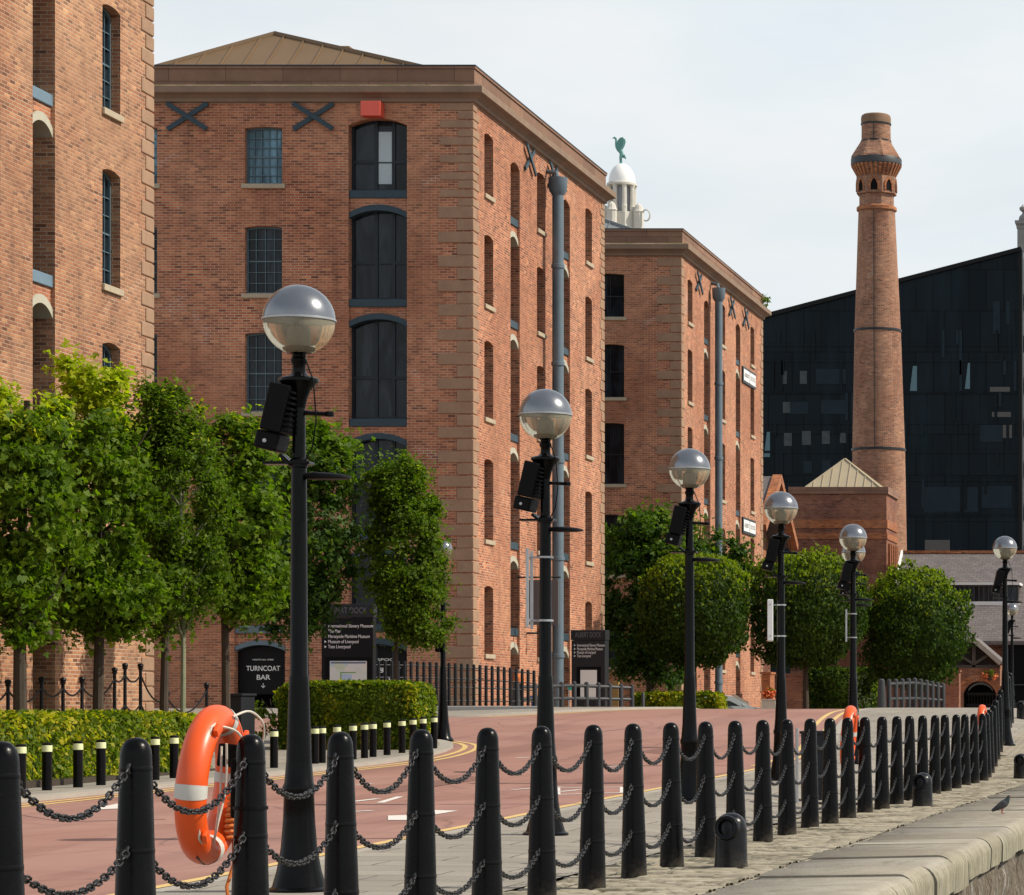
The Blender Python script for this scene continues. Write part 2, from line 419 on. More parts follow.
def mat_road():
    t=NT('red_asphalt'); v=t.obj()
    n1=t.noise(.35,5,.6,v); n2=t.noise(60,3,.7,v); n3=t.noise(.12,3,.5,v,2)
    c=t.mix(t.ramp(n1,[(.3,(0,0,0)),(.7,(1,1,1))]),(.29,.145,.112),(.35,.18,.142))
    c=t.mix(t.math('MULTIPLY',n2,.35),c,(.26,.16,.13))
    mp=t.node('ShaderNodeMapping'); mp.inputs['Scale'].default_value=(.9,.05,1); t.link(v,mp.inputs['Vector'])
    tr=t.noise(1.4,4,.6,mp.outputs[0])
    c=t.mix(t.math('MULTIPLY',t.ramp(tr,[(.48,(0,0,0)),(.60,(1,1,1))]),.6),c,(.21,.105,.085))
    pt=t.node('ShaderNodeTexVoronoi'); pt.inputs['Scale'].default_value=.22; t.link(v,pt.inputs['Vector']); ps=t.node('ShaderNodeSeparateColor'); t.link(pt.outputs['Color'],ps.inputs[0])
    c=t.mix(t.math('MULTIPLY',t.ramp(ps.outputs[0],[(.55,(0,0,0)),(.6,(1,1,1))],'CONSTANT'),.22),c,(.40,.235,.20))
    ck=t.node('ShaderNodeTexVoronoi',feature='DISTANCE_TO_EDGE'); ck.inputs['Scale'].default_value=.35; wv=t.node('ShaderNodeTexNoise'); wv.inputs['Scale'].default_value=1.2; t.link(v,wv.inputs['Vector']); t.link(t.mix(.25,v,wv.outputs['Color'],'ADD'),ck.inputs['Vector'])
    c=t.mix(t.math('MULTIPLY',t.ramp(ck.outputs['Distance'],[(0,(1,1,1)),(.012,(0,0,0))]),.5),c,(.10,.06,.05))
    t.link(c,t.b.inputs['Base Color']); t.set(Roughness=.85,Specular_IOR_Level=.3); t.bump(n2,.35,.006)
    MATS['red_asphalt']=t.m; return t.m
M_ROAD=mat_road()

def mat_paving(name,c1,c2,mort,w,hh,ms,moss=.0,rot=0,bumps=.6):
    t=NT(name); uv=t.uv((1,1,1),rot); v=t.obj()
    wn=t.node('ShaderNodeTexNoise'); wn.inputs['Scale'].default_value=2.2; t.link(v,wn.inputs['Vector'])
    add=t.node('ShaderNodeVectorMath',operation='MULTIPLY_ADD'); t.link(wn.outputs['Color'],add.inputs[0]); add.inputs[1].default_value=(.06,.06,0); t.link(uv,add.inputs[2])
    br=t.node('ShaderNodeTexBrick'); t.link(add.outputs[0],br.inputs['Vector']); br.inputs['Scale'].default_value=1
    br.inputs['Brick Width'].default_value=w; br.inputs['Row Height'].default_value=hh; br.inputs['Mortar Size'].default_value=ms; br.inputs['Mortar Smooth'].default_value=.4
    br.inputs['Color1'].default_value=(*c1,1); br.inputs['Color2'].default_value=(*c2,1); br.inputs['Mortar'].default_value=(*mort,1)
    n=t.noise(.8,6,.7,v); n2=t.noise(25,3,.6,v)
    c=t.mix(t.math('MULTIPLY',t.ramp(n,[(.4,(0,0,0)),(.7,(1,1,1))]),.5),br.outputs['Color'],tuple(x*.55 for x in c1))
    c=t.mix(t.math('MULTIPLY',n2,.3),c,tuple(x*.6 for x in c2))
    if moss:
        mm=t.node('ShaderNodeMapping'); mm.inputs['Scale'].default_value=(.55,1.5,1); t.link(v,mm.inputs['Vector'])
        m=t.ramp(t.noise(1.25,7,.8,mm.outputs[0],1.2),[(.5,(0,0,0)),(.6,(1,1,1))])
        jm=t.math('ADD',t.math('MULTIPLY',br.outputs['Fac'],.8),.25)
        c=t.mix(t.math('MULTIPLY',t.math('MULTIPLY',m,jm,True),moss),c,(.045,.042,.028))
    t.link(c,t.b.inputs['Base Color']); t.set(Roughness=.85,Specular_IOR_Level=.3)
    t.bump(t.math('ADD',t.math('SUBTRACT',1,br.outputs['Fac']),t.math('MULTIPLY',n2,.3)),bumps,.025)
    MATS[name]=t.m; return t.m
M_SETTS=mat_paving('stone_setts',(.42,.365,.28),(.36,.31,.24),(.23,.195,.145),.31,.16,.022,moss=.95,rot=0,bumps=.9)
M_FLAGS=mat_paving('grey_flagstones',(.35,.315,.265),(.28,.25,.21),(.15,.13,.10),.9,.62,.015,moss=.5)
M_PAVE=mat_paving('footway_paving',(.34,.305,.26),(.29,.26,.22),(.17,.15,.12),.6,.45,.012)

def mat_coping():
    t=NT('granite_coping'); uv=t.uv((1,1,1),R(90)); v=t.obj()
    br=t.node('ShaderNodeTexBrick'); br.offset=0; t.link(v,br.inputs['Vector']) 
    mp=t.node('ShaderNodeMapping'); mp.inputs['Rotation'].default_value=(0,0,R(90)); t.link(v,mp.inputs['Vector']); t.link(mp.outputs[0],br.inputs['Vector'])
    br.inputs['Scale'].default_value=1; br.inputs['Brick Width'].default_value=1.35; br.inputs['Row Height'].default_value=8; br.inputs['Mortar Size'].default_value=.016
    br.inputs['Color1'].default_value=(.40,.355,.285,1); br.inputs['Color2'].default_value=(.32,.285,.23,1); br.inputs['Mortar'].default_value=(.10,.085,.065,1)
    n=t.noise(1.2,6,.7,v); n2=t.noise(30,4,.65,v)
    c=t.mix(t.math('MULTIPLY',t.ramp(n,[(.42,(0,0,0)),(.68,(1,1,1))]),.55),br.outputs['Color'],(.27,.235,.185))
    c=t.mix(t.math('MULTIPLY',n2,.3),c,(.25,.22,.17))
    # streaks of run-off and algae down the vertical face
    mv=t.node('ShaderNodeMapping'); mv.inputs['Scale'].default_value=(.2,3.2,.5); t.link(v,mv.inputs['Vector'])
    st=t.noise(1.3,5,.65,mv.outputs[0])
    g=t.geo(); sp=t.node('ShaderNodeSeparateXYZ'); t.link(g.outputs['True Normal'],sp.inputs[0])
    vert=t.ramp(sp.outputs[0],[(.45,(0,0,0)),(.9,(1,1,1))])
    alg=t.ramp(st,[(.36,(.40,.36,.26)),(.47,(.27,.25,.14)),(.56,(.13,.12,.055)),(.64,(.36,.33,.24)),(.75,(.20,.17,.11))])
    c=t.mix(t.math('MULTIPLY',vert,.7),c,alg)
    t.link(c,t.b.inputs['Base Color']); t.set(Roughness=.8); t.bump(t.math('SUBTRACT',n2,t.math('MULTIPLY',br.outputs['Fac'],1.5)),.5,.015)
    MATS['granite_coping']=t.m; return t.m
M_COPING=mat_coping()
def mat_quaywall():
    t=NT('rough_quay_masonry'); v=t.obj(); mv=t.node('ShaderNodeMapping'); mv.inputs['Scale'].default_value=(1,5,.8); t.link(v,mv.inputs['Vector'])
    st=t.noise(1.2,7,.75,mv.outputs[0],1); n=t.noise(5,6,.7,v)
    c=t.ramp(st,[(.32,(.03,.02,.013)),(.43,(.11,.07,.04)),(.50,(.30,.25,.18)),(.54,(.07,.045,.025)),(.60,(.60,.57,.50)),(.64,(.15,.095,.045)),(.72,(.05,.035,.02))])
    c=t.mix(t.math('MULTIPLY',n,.5),c,(.07,.055,.04))
    t.link(c,t.b.inputs['Base Color']); t.set(Roughness=.9); t.bump(t.math('ADD',n,st),1,.08)
    MATS['rough_quay_masonry']=t.m; return t.m
M_QWALL=mat_quaywall()
def mat_water():
    t=NT('dock_water'); v=t.obj(); t.set(Base_Color=(.02,.03,.025,1),Roughness=.05); t.bump(t.noise(1.5,4,.6,v),.3,.1)
    MATS['dock_water']=t.m; return t.m
M_WATER=mat_water()
def mat_blackglass():
    t=NT('black_glass_facade'); v=t.obj()
    mp=t.node('ShaderNodeMapping'); mp.inputs['Rotation'].default_value=(R(90),0,0); t.link(v,mp.inputs['Vector'])
    br=t.node('ShaderNodeTexBrick'); t.link(mp.outputs[0],br.inputs['Vector']); br.inputs['Scale'].default_value=1; br.offset=.35
    br.inputs['Brick Width'].default_value=1.5; br.inputs['Row Height'].default_value=3.5; br.inputs['Mortar Size'].default_value=.06
    br.inputs['Color1'].default_value=(.004,.008,.012,1); br.inputs['Color2'].default_value=(.007,.012,.017,1); br.inputs['Mortar'].default_value=(.003,.005,.007,1)
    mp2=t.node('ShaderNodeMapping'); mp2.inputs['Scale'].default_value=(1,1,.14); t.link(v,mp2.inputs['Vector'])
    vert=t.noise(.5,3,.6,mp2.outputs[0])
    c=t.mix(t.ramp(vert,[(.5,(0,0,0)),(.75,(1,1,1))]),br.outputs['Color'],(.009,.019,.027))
    t.link(c,t.b.inputs['Base Color'])
    t.set(Specular_IOR_Level=.07); rr=t.ramp(t.noise(.25,3,.5,v),[(.3,(.10,)*3),(.7,(.28,)*3)]); t.link(rr,t.b.inputs['Roughness'])
    t.bump(t.math('SUBTRACT',1,br.outputs['Fac']),.12,.05)
    MATS['black_glass_facade']=t.m; return t.m
M_BGLASS=mat_blackglass()
M_PALEGLASS=mat_plain('painted_reflection_glass',(.040,.050,.056),.3,var=.7,scale=2,spec=.2)  # paleness of the reflections is painted into the base colour
M_TEALGLASS=mat_plain('teal_glass_strip',(.05,.12,.15),.2,var=.3)
M_DKGLASS=mat_plain('dim_blue_glass',(.008,.017,.025),.25,var=.5,scale=.6,spec=.12)

L_MAPLE=mat_leaf('maple_leaf',(.050,.095,.007),(.105,.182,.012),(.20,.275,.020),.48)
L_MAPLEY=mat_leaf('young_maple_leaf',(.23,.30,.012),(.35,.41,.016),(.49,.48,.02),.52)
L_DARK=mat_leaf('dark_tree_leaf',(.022,.050,.008),(.043,.092,.014),(.085,.145,.02),.32)
L_TOPI=mat_leaf('hornbeam_leaf',(.016,.035,.005),(.034,.068,.008),(.075,.125,.012),.34)
L_TOPIY=mat_leaf('hornbeam_young_leaf',(.11,.165,.008),(.185,.25,.011),(.255,.305,.015),.45)
L_YOUNG=mat_leaf('young_tree_leaf',(.042,.080,.007),(.090,.152,.011),(.165,.23,.018),.44)
L_HEDGE=mat_leaf('box_hedge_leaf',(.050,.085,.007),(.105,.158,.010),(.185,.235,.014),.4)
L_YELL=mat_leaf('yellow_green_leaf',(.19,.21,.010),(.36,.34,.014),(.55,.46,.024),.42)
# ================================================================== ground, road, quay
def sheet(name, xs_of_y, ys, zoff, mats, kind='structure', midx=None, kerb=None):
    """xs_of_y(y)->list of x; z=h+zoff"""
    mb=MB(); rows=[[(x,y,h(x,y)+zoff) for x in xs_of_y(y)] for y in ys]
    for i in range(len(rows)-1):
        a,b=rows[i],rows[i+1]
        for j in range(len(a)-1):
            mb.add([a[j],a[j+1],b[j+1],b[j]],[(0,1,2,3)],midx(j) if midx else 0,True)
        if kerb:
            p,q=a[-1],b[-1]
            mb.add([p,(p[0],p[1],p[2]-.3),(q[0],q[1],q[2]-.3),q],[(0,1,2,3)],kerb)
    if kerb:
        for r,flip in ((rows[0],0),(rows[-1],1)):
            for j in range(len(r)-1):
                p,q=r[j],r[j+1]
                f=[p,q,(q[0],q[1],q[2]-.3),(p[0],p[1],p[2]-.3)]
                mb.add(f if flip else f[::-1],[(0,1,2,3)],kerb)
    o=mb.build(name,mats,angle=60)
    return tag(o,kind=kind)
def frange(a,b,s):
    n=max(1,int(round((b-a)/s))); return [a+(b-a)*i/n for i in range(n+1)]
YS=frange(-40,20,4)[:-1]+frange(20,130,1.0)
X_ROADR=-8.5
def xr(y): return float(smooth_interp(y,[-80,56,62,68,74,80,90,130],[-8.5,-8.5,-8.85,-9.6,-10.3,-10.8,-11.4,-11.6]))
sheet('road',lambda y:[-60,-45,-32,-26,-22,-19,-17,-15,-13.5,-12.4,xr(y)-.6,xr(y)],YS,0,M_ROAD)
sheet('quay_paving',lambda y:[xr(y)+.18,min(xr(y)+.9,-7.9),-7.6,-7.3,-6.7,-6.2,-5.75],YS,.035,[M_FLAGS,M_CONC],kerb=None)
sheet('kerb',lambda y:[xr(y),xr(y)+.18],YS,.03,M_CONC)
sheet('quay_setts',lambda y:[-5.75,-5.4,-5.0,-4.6,-4.2],[y for y in YS if y<=19]+[19.0],.02,M_SETTS)
sheet('quay_setts',lambda y:[-5.75,-5.4,-5.0,-4.6,-4.2],[66.0]+[y for y in YS if y>66],.035,M_SETTS)
def setts_relief():
    """rows of worn setts as real relief where the camera can make them out"""
    rng=np.random.default_rng(4); xs=np.linspace(-5.75,-4.195,40); ys=np.arange(19,66.02,.036)
    X,Yg=np.meshgrid(xs,ys); pitch=.19; row=np.floor(Yg/pitch).astype(int); fy=Yg/pitch-row
    off=(row*0.37)%1; colw=.30; cx=X/colw+off; col=np.floor(cx).astype(int); fx=cx-col
    hr=rng.uniform(size=(700,80)); hh=hr[row%700,(col+60)%80]; ty=rng.uniform(-1,1,(700,80))[row%700,(col+60)%80]
    ex=np.minimum(fx,1-fx)*colw; ey=np.minimum(fy,1-fy)*pitch; e=np.minimum(ex,ey)
    prof_=np.clip(e/.035,0,1)**.6
    base=np.array([h(-5,y) for y in ys])[:,None]
    Z=base+.035+ .028*(prof_-1)+(hh-.5)*.022*prof_+ty*(fy-.5)*.012*prof_
    Z+=np.array([[.016*noise.noise((x*.8,y*.5,2)) for x in xs[::8]] for y in ys]).repeat(8,axis=1)[:,:40]
    V=np.stack([X,Yg,Z],-1).reshape(-1,3); nx=len(xs); ny=len(ys)
    i=np.arange(ny-1)[:,None]*nx+np.arange(nx-1)[None,:]
    Fq=np.stack([i,i+1,i+nx+1,i+nx],-1).reshape(-1,4)
    me=raw_mesh('quay_setts',V,Fq,[M_SETTREL],smooth=True)
    at_=me.attributes.new('joint_dirt','FLOAT','POINT'); at_.data.foreach_set('value',np.clip((1-np.clip(e/.045,0,1)).ravel(),0,1).astype(np.float32))
    o=bpy.data.objects.new('quay_setts',me); COL.objects.link(o); tag(o,kind='structure')
def mat_settrel():
    t=NT('worn_setts'); v=t.obj(); n=t.noise(.9,6,.7,v); n2=t.noise(28,4,.7,v); n4=t.noise(3.2,3,.6,v)
    c=t.ramp(n4,[(.3,(.27,.235,.175)),(.5,(.38,.335,.255)),(.7,(.47,.42,.325))])
    c=t.mix(t.math('MULTIPLY',n2,.4),c,(.22,.19,.14))
    mm=t.node('ShaderNodeMapping'); mm.inputs['Scale'].default_value=(.7,1.3,1); t.link(v,mm.inputs['Vector'])
    at_=t.node('ShaderNodeAttribute',attribute_name='joint_dirt'); m0=t.noise(1.2,8,.82,mm.outputs[0],1.4)
    jd=t.math('MULTIPLY',at_.outputs['Fac'],t.ramp(m0,[(.38,(.35,)*3),(.56,(1,1,1))])); c=t.mix(t.math('MULTIPLY',jd,.9),c,(.055,.048,.03))
    m=t.ramp(m0,[(.50,(0,0,0)),(.60,(1,1,1))]); c=t.mix(t.math('MULTIPLY',m,.75),c,(.060,.054,.033))
    t.link(c,t.b.inputs['Base Color']); t.set(Roughness=.9,Specular_IOR_Level=.2); t.bump(n2,.5,.01); return t.m
M_SETTREL=mat_settrel(); setts_relief()
def edge1(y): return float(smooth_interp(y,[-80,57,60,63,65,66.5,67.8,68.7,69.5],[-16,-16,-16.25,-16.8,-17.3,-18.0,-19.2,-21,-23]))
def edge2(y): return float(np.interp(y,[77,77.5,78.5,80,84,88,130],[-21.5,-20.4,-19.6,-18.9,-17.9,-17.0,-17.0]))
def pav_xs(edge):
    return lambda y:[-60,-40,-30,-24,min(-21.6,edge(y)-.4),edge(y)-.28,edge(y)]
Y1=frange(-40,20,4)[:-1]+frange(20,64,1)+frange(64.4,68.6,.35)
Y2=frange(77,80,.5)[:-1]+frange(80,130,1)
sheet('pavement',pav_xs(edge1),Y1,.06,[M_PAVE,M_CONC],midx=lambda j:1 if j==5 else 0,kerb=1)
sheet('pavement',pav_xs(edge2),Y2,.06,[M_PAVE,M_CONC],midx=lambda j:1 if j==5 else 0,kerb=1)
# base terrain + far ground
mb=MB()
gx=[-700,-300,-150,-100,-60,-40,-20,-10,-6,-4.3]
for i,(y0,y1) in enumerate(zip(frange(-60,130,5)[:-1],frange(-60,130,5)[1:])):
    for a,b in zip(gx[:-1],gx[1:]):
        mb.add([(a,y0,h(a,y0)-.3),(b,y0,h(b,y0)-.3),(b,y1,h(b,y1)-.3),(a,y1,h(a,y1)-.3)],[(0,1,2,3)],0,True)
for a,b in zip([-700,-300,-100,-4.3],[-300,-100,-4.3,700]):
    for y0,y1 in ((130,200),(200,400),(400,900)):
        mb.add([(a,y0,-.05),(b,y0,-.05),(b,y1,-.05),(a,y1,-.05)],[(0,1,2,3)],0,True)
tag(mb.build('ground',M_PAVE),kind='structure')
# coping stones of the quay edge with rounded nose, then rough masonry
QX=-2.82
prof=[(-4.24,-.05),(-4.19,.03),(-2.97,.05)]+[(QX-.15+.15*math.sin(a),-.10+.15*math.cos(a)) for a in [R(15),R(35),R(55),R(75),R(90)]]+[(QX,-.27),(QX-.12,-.29)]
def mat_stone_each():
    t=NT('weathered_coping_stone'); v=t.obj(); g=t.geo(); r=g.outputs['Random Per Island']
    base=t.ramp(r,[(0,(.30,.265,.205)),(.35,(.37,.33,.26)),(.7,(.41,.375,.305)),(1,(.34,.31,.265))])
    n=t.noise(1.6,7,.72,v,.5); n2=t.noise(34,4,.7,v)
    mm=t.node('ShaderNodeMapping'); mm.inputs['Scale'].default_value=(1.1,.45,1); t.link(v,mm.inputs['Vector']); n3=t.noise(1.3,6,.75,mm.outputs[0],1)
    c=t.mix(t.math('MULTIPLY',t.ramp(n,[(.42,(0,0,0)),(.66,(1,1,1))]),.6),base,(.205,.175,.13))
    c=t.mix(t.math('MULTIPLY',t.ramp(n3,[(.55,(0,0,0)),(.68,(1,1,1))]),.55),c,(.135,.125,.085))
    c=t.mix(t.math('MULTIPLY',n2,.35),c,(.22,.19,.145))
    mv=t.node('ShaderNodeMapping'); mv.inputs['Scale'].default_value=(.2,3.4,.55); t.link(v,mv.inputs['Vector'])
    st=t.noise(1.5,6,.7,mv.outputs[0],.4)
    sp=t.node('ShaderNodeSeparateXYZ'); t.link(g.outputs['True Normal'],sp.inputs[0])
    vert=t.ramp(sp.outputs[0],[(.55,(0,0,0)),(.95,(1,1,1))])
    alg=t.ramp(st,[(.30,(.42,.39,.30)),(.42,(.33,.30,.21)),(.48,(.11,.105,.06)),(.53,(.36,.335,.25)),(.60,(.17,.145,.095)),(.66,(.40,.37,.29)),(.74,(.06,.05,.035))])
    c=t.mix(t.math('MULTIPLY',vert,.8),c,alg)
    t.link(c,t.b.inputs['Base Color']); t.set(Roughness=.85,Specular_IOR_Level=.25); t.bump(t.math('ADD',n2,t.math('MULTIPLY',n,1.5)),.6,.02); return t.m
M_COPE=mat_stone_each()
mb=MB(); rr_=random.Random(9); y=-10.0
while y<130:
    L=rr_.uniform(1.0,1.75); y1=y+L-.016; dz=rr_.uniform(-.012,.012); dx=rr_.uniform(-.018,.012); tl=rr_.uniform(-.008,.008); lo=rr_.uniform(-.06,.03)
    n=max(2,int(L/.2)); rows=[]
    for i in range(n+1):
        yy=y+(y1-y)*i/n; e=min(1,min(i,n-i)*.5); ins=.009*(1-e)
        rows.append([(x+(dx if x>-4 else 0)-(ins if x>-3 else 0)+.020*noise.noise((x*3,yy*2.2,z*4)),yy,z+dz+tl*(yy-y)/L-(ins if z>-.2 else 0)+h(-4,yy)+.014*noise.noise((x*2.5,yy*2.5,1))+.008*noise.noise((x*8,yy*7,3))+(lo if z<-.2 else 0)) for x,z in prof])
    rows.insert(0,[(x-(.04 if x>-3 else 0),yy+.001,z-.05 if z>-.2 else z) for x,yy,z in rows[0]]); rows.append([(x-(.04 if x>-3 else 0),yy-.001,z-.05 if z>-.2 else z) for x,yy,z in rows[-1]])
    b0=len(mb.v); m=len(prof); mb.v+=[p for r in rows for p in r]
    for i in range(len(rows)-1):
        for j in range(m-1): mb.f.append((b0+i*m+j,b0+i*m+j+1,b0+(i+1)*m+j+1,b0+(i+1)*m+j)); mb.m.append(0); mb.sm.append(True)
    y=y+L
o=mb.build('quay_coping',M_COPE,angle=60,merge=False); tag(o,kind='structure')
mb=MB().quad((-4.3,-40,-.075),(-2.98,-40,-.075),(-2.98,58,-.075),(-4.3,58,-.075)); mb.quad((-4.26,-40,-.018),(-4.15,-40,-.018),(-4.15,58,-.018),(-4.26,58,-.018)); pass
tag(mb.build('quay_edge_bedding',M_SETTS),kind='structure')
mb=MB(); rnd=random.Random(3)
ysw=frange(-40,130,.5); zsw=frange(-3.6,-.25,.3)
pt={}
for j,y in enumerate(ysw):
    for k,z in enumerate(zsw):
        pt[j,k]=(QX-.07+.10*noise.noise((0,y*1.6,z*2.5))+.05*noise.noise((3,y*5,z*6)),y,z+(h(-4,y) if k==len(zsw)-1 else 0))
for j in range(len(ysw)-1):
    for k in range(len(zsw)-1):
        mb.add([pt[j,k],pt[j+1,k],pt[j+1,k+1],pt[j,k+1]],[(0,1,2,3)],0,True)
tag(mb.build('quay_wall',M_QWALL,angle=60),kind='structure')
mb=MB().quad((QX-.3,-200,-3.2),(400,-200,-3.2),(400,131,-3.2),(QX-.3,131,-3.2))
tag(mb.build('dock_water',M_WATER),kind='structure')
mb=MB().quad((-4.3,130,-4),(700,130,-4),(700,130,0),(-4.3,130,0))
tag(mb.build('dock_end_wall',M_QWALL),kind='structure')

# painted lines (sheets 4 mm above the road)
def strip(name, pts, w, mat, zo=.005):
    mb=MB(); P=[Vector((x,y,0)) for x,y in pts]; L=[];Rr=[]
    for i,p in enumerate(P):
        t=(P[min(i+1,len(P)-1)]-P[max(i-1,0)]); t.normalize(); n=Vector((t.y,-t.x,0))
        a=p-n*w/2; b=p+n*w/2
        L.append((a.x,a.y,h(a.x,a.y)+zo)); Rr.append((b.x,b.y,h(b.x,b.y)+zo))
    for i in range(len(P)-1): mb.add([L[i],Rr[i],Rr[i+1],L[i+1]],[(0,1,2,3)],0,True)
    return tag(mb.build(name,mat),kind='structure')
def dense(pts,s=.8):
    out=[]
    for (a,b),(c,d) in zip(pts[:-1],pts[1:]):
        n=max(1,int(math.hypot(c-a,d-b)/s)); out+=[(a+(c-a)*i/n,b+(d-b)*i/n) for i in range(n)]
    return out+[pts[-1]]
strip('yellow_line',[(xr(y)-.22,y) for y in [-30,0]+frange(10,100,1)],.12,M_YELLOW)
strip('yellow_line',[(xr(y)-.55,y) for y in frange(54,100,1)],.12,M_YELLOW)
for off in (.25,.50):
    strip('yellow_line',dense([(edge1(y)+off,y) for y in [-30]+frange(0,68,1)]),.11,M_YELLOW)
    strip('yellow_line',dense([(edge2(y)+off,y) for y in frange(77.6,100,1)]),.11,M_YELLOW)
def ground_hit(px,py):
    lo,hi=10,88
    best=None
    y=12.0
    while y<88:
        x=xat(px,y)
        if zat(py,y)<=h(x,y): return x,y
        y+=.05
    return xat(px,86),86
def mark_poly(pxs):
    mb=MB(); pts=[ground_hit(*p) for p in pxs]
    P=[(x,y,h(x,y)+.006) for x,y in pts]
    # wind upwards
    a=sum(P[i][0]*P[(i+1)%len(P)][1]-P[(i+1)%len(P)][0]*P[i][1] for i in range(len(P)))
    if a<0: P=P[::-1]
    mb.add(P,[tuple(range(len(P)))])
    return tag(mb.build('road_marking',M_MARK,merge=False),kind='structure')
def mark_line(a,b,w):
    p,q=ground_hit(*a),ground_hit(*b); strip('road_marking',dense([p,q],.6),w,M_MARK,.006)
def road_patch(pxs,mat):
    pts=[ground_hit(*p) for p in pxs]; P=[(x,y,h(x,y)+.004) for x,y in pts]
    if sum(P[i][0]*P[(i+1)%len(P)][1]-P[(i+1)%len(P)][0]*P[i][1] for i in range(len(P)))<0: P=P[::-1]
    tag(MB().add(P,[tuple(range(len(P)))]).build('road_patch',mat,merge=False),kind='structure')
M_PATCHL=mat_stone('faded_road_patch',(.36,.20,.165),(.31,.17,.14),scale=1.5); M_PATCHD=mat_stone('dark_road_patch',(.20,.10,.08),(.235,.12,.095),scale=1.5)
road_patch([(20,815),(150,813.5),(166,820),(60,822)],M_PATCHL)
road_patch([(372,790),(470,776),(486,779),(388,794)],M_PATCHD)
road_patch([(640,752),(690,742),(712,743.5),(664,754.5)],M_PATCHD)
road_patch([(560,733),(640,724),(655,725),(578,735)],M_PATCHL)
mark_poly([(88,810.5),(120,803.5),(121,809)])                    # arrow tip, left
mark_poly([(388,816),(408,815.5),(408,820.5),(388,820.5)])       # arrow shaft
mark_poly([(432,810.5),(458,811.2),(432,815.5)])                 # arrow head
mark_line((352,802),(378,799),.10); mark_line((380,803),(400,797),.10); mark_line((352,812),(372,811),.12)
mark_line((356,785),(372,784),.12)
mark_line((512,790),(560,787),.10)
mark_line((556,788),(624,787.5),.12); mark_line((556,795),(624,793),.12); mark_line((556,788),(556,795),.12); mark_line((624,787.5),(624,793),.12)
mark_line((560,792),(580,790),.10)
mark_line((516,758),(530,757.5),.14); mark_line((604,767),(624,766),.14)

for i,(px,py,w_) in enumerate(((470,772,.55),(742,748,.55))):
    x,y=ground_hit(px,py); mb=MB(); mb.lathe([(w_/2,h(x,y)+.004),(w_/2-.03,h(x,y)+.007),(0,h(x,y)+.007)],x,y,20,smooth=False,caps=False); tag(mb.build('manhole_cover',M_GREYPOST,origin=(x,y,h(x,y))),['round iron manhole cover in the middle of the red road','round iron manhole cover close to the road crest'][i],'manhole cover')
# ================================================================== warehouse kit
class Frame:
    def __init__(s,kind,plane): s.k=kind; s.p=plane
    def __call__(s,u,z,d=0):      # d measured into the wall
        return Vector((u,s.p+d,z)) if s.k=='front' else Vector((s.p-d,u,z))
def arc_pts(u0,u1,zc,rise,n=10):
    """segmental arch from right to left: crown at zc"""
    if rise<=.001: return [(u1,zc),(u0,zc)]
    w=(u1-u0)/2; rad=(w*w+rise*rise)/(2*rise); uc=(u0+u1)/2; zc0=zc-rad; a=math.asin(min(1,w/rad))
    return [(uc+rad*math.sin(a-2*a*i/n), zc0+rad*math.cos(a-2*a*i/n)) for i in range(n+1)]
def wall_panel(mb,fr,u0,u1,z0,z1,ops,m=0):
    """ops: list of (u0,u1,z0,z1,rise,depth)"""
    us=sorted({u0,u1}|{v for o in ops for v in o[:2]}); zs=sorted({z0,z1}|{v for o in ops for v in o[2:4]})
    for a,b in zip(us[:-1],us[1:]):
        for c,d in zip(zs[:-1],zs[1:]):
            mu,mz=(a+b)/2,(c+d)/2
            if any(o[0]<mu<o[1] and o[2]<mz<o[3] for o in ops): continue
            mb.quad(fr(a,c),fr(b,c),fr(b,d),fr(a,d),m)
    for (a,b,c,d,rise,dep) in ops:
        A=arc_pts(a,b,d,rise)
        for (ua,za),(ub,zb) in zip(A[:-1],A[1:]):     # spandrel
            if rise>.001: mb.quad(fr(ub,zb),fr(ua,za),fr(ua,d),fr(ub,d),m)
        loop=[(a,c),(b,c)]+A
        n=len(loop)
        for i in range(n):
            p,q=loop[i],loop[(i+1)%n]
            if math.hypot(p[0]-q[0],p[1]-q[1])<1e-5: continue
            mb.quad(fr(p[0],p[1],0),fr(p[0],p[1],dep),fr(q[0],q[1],dep),fr(q[0],q[1],0),m)
def fbox(mb,fr,u0,u1,z0,z1,d0,d1,m=0):
    p=fr(u0,z0,d0); q=fr(u1,z1,d1)
    mb.box(p.x,q.x,p.y,q.y,p.z,q.z,m)
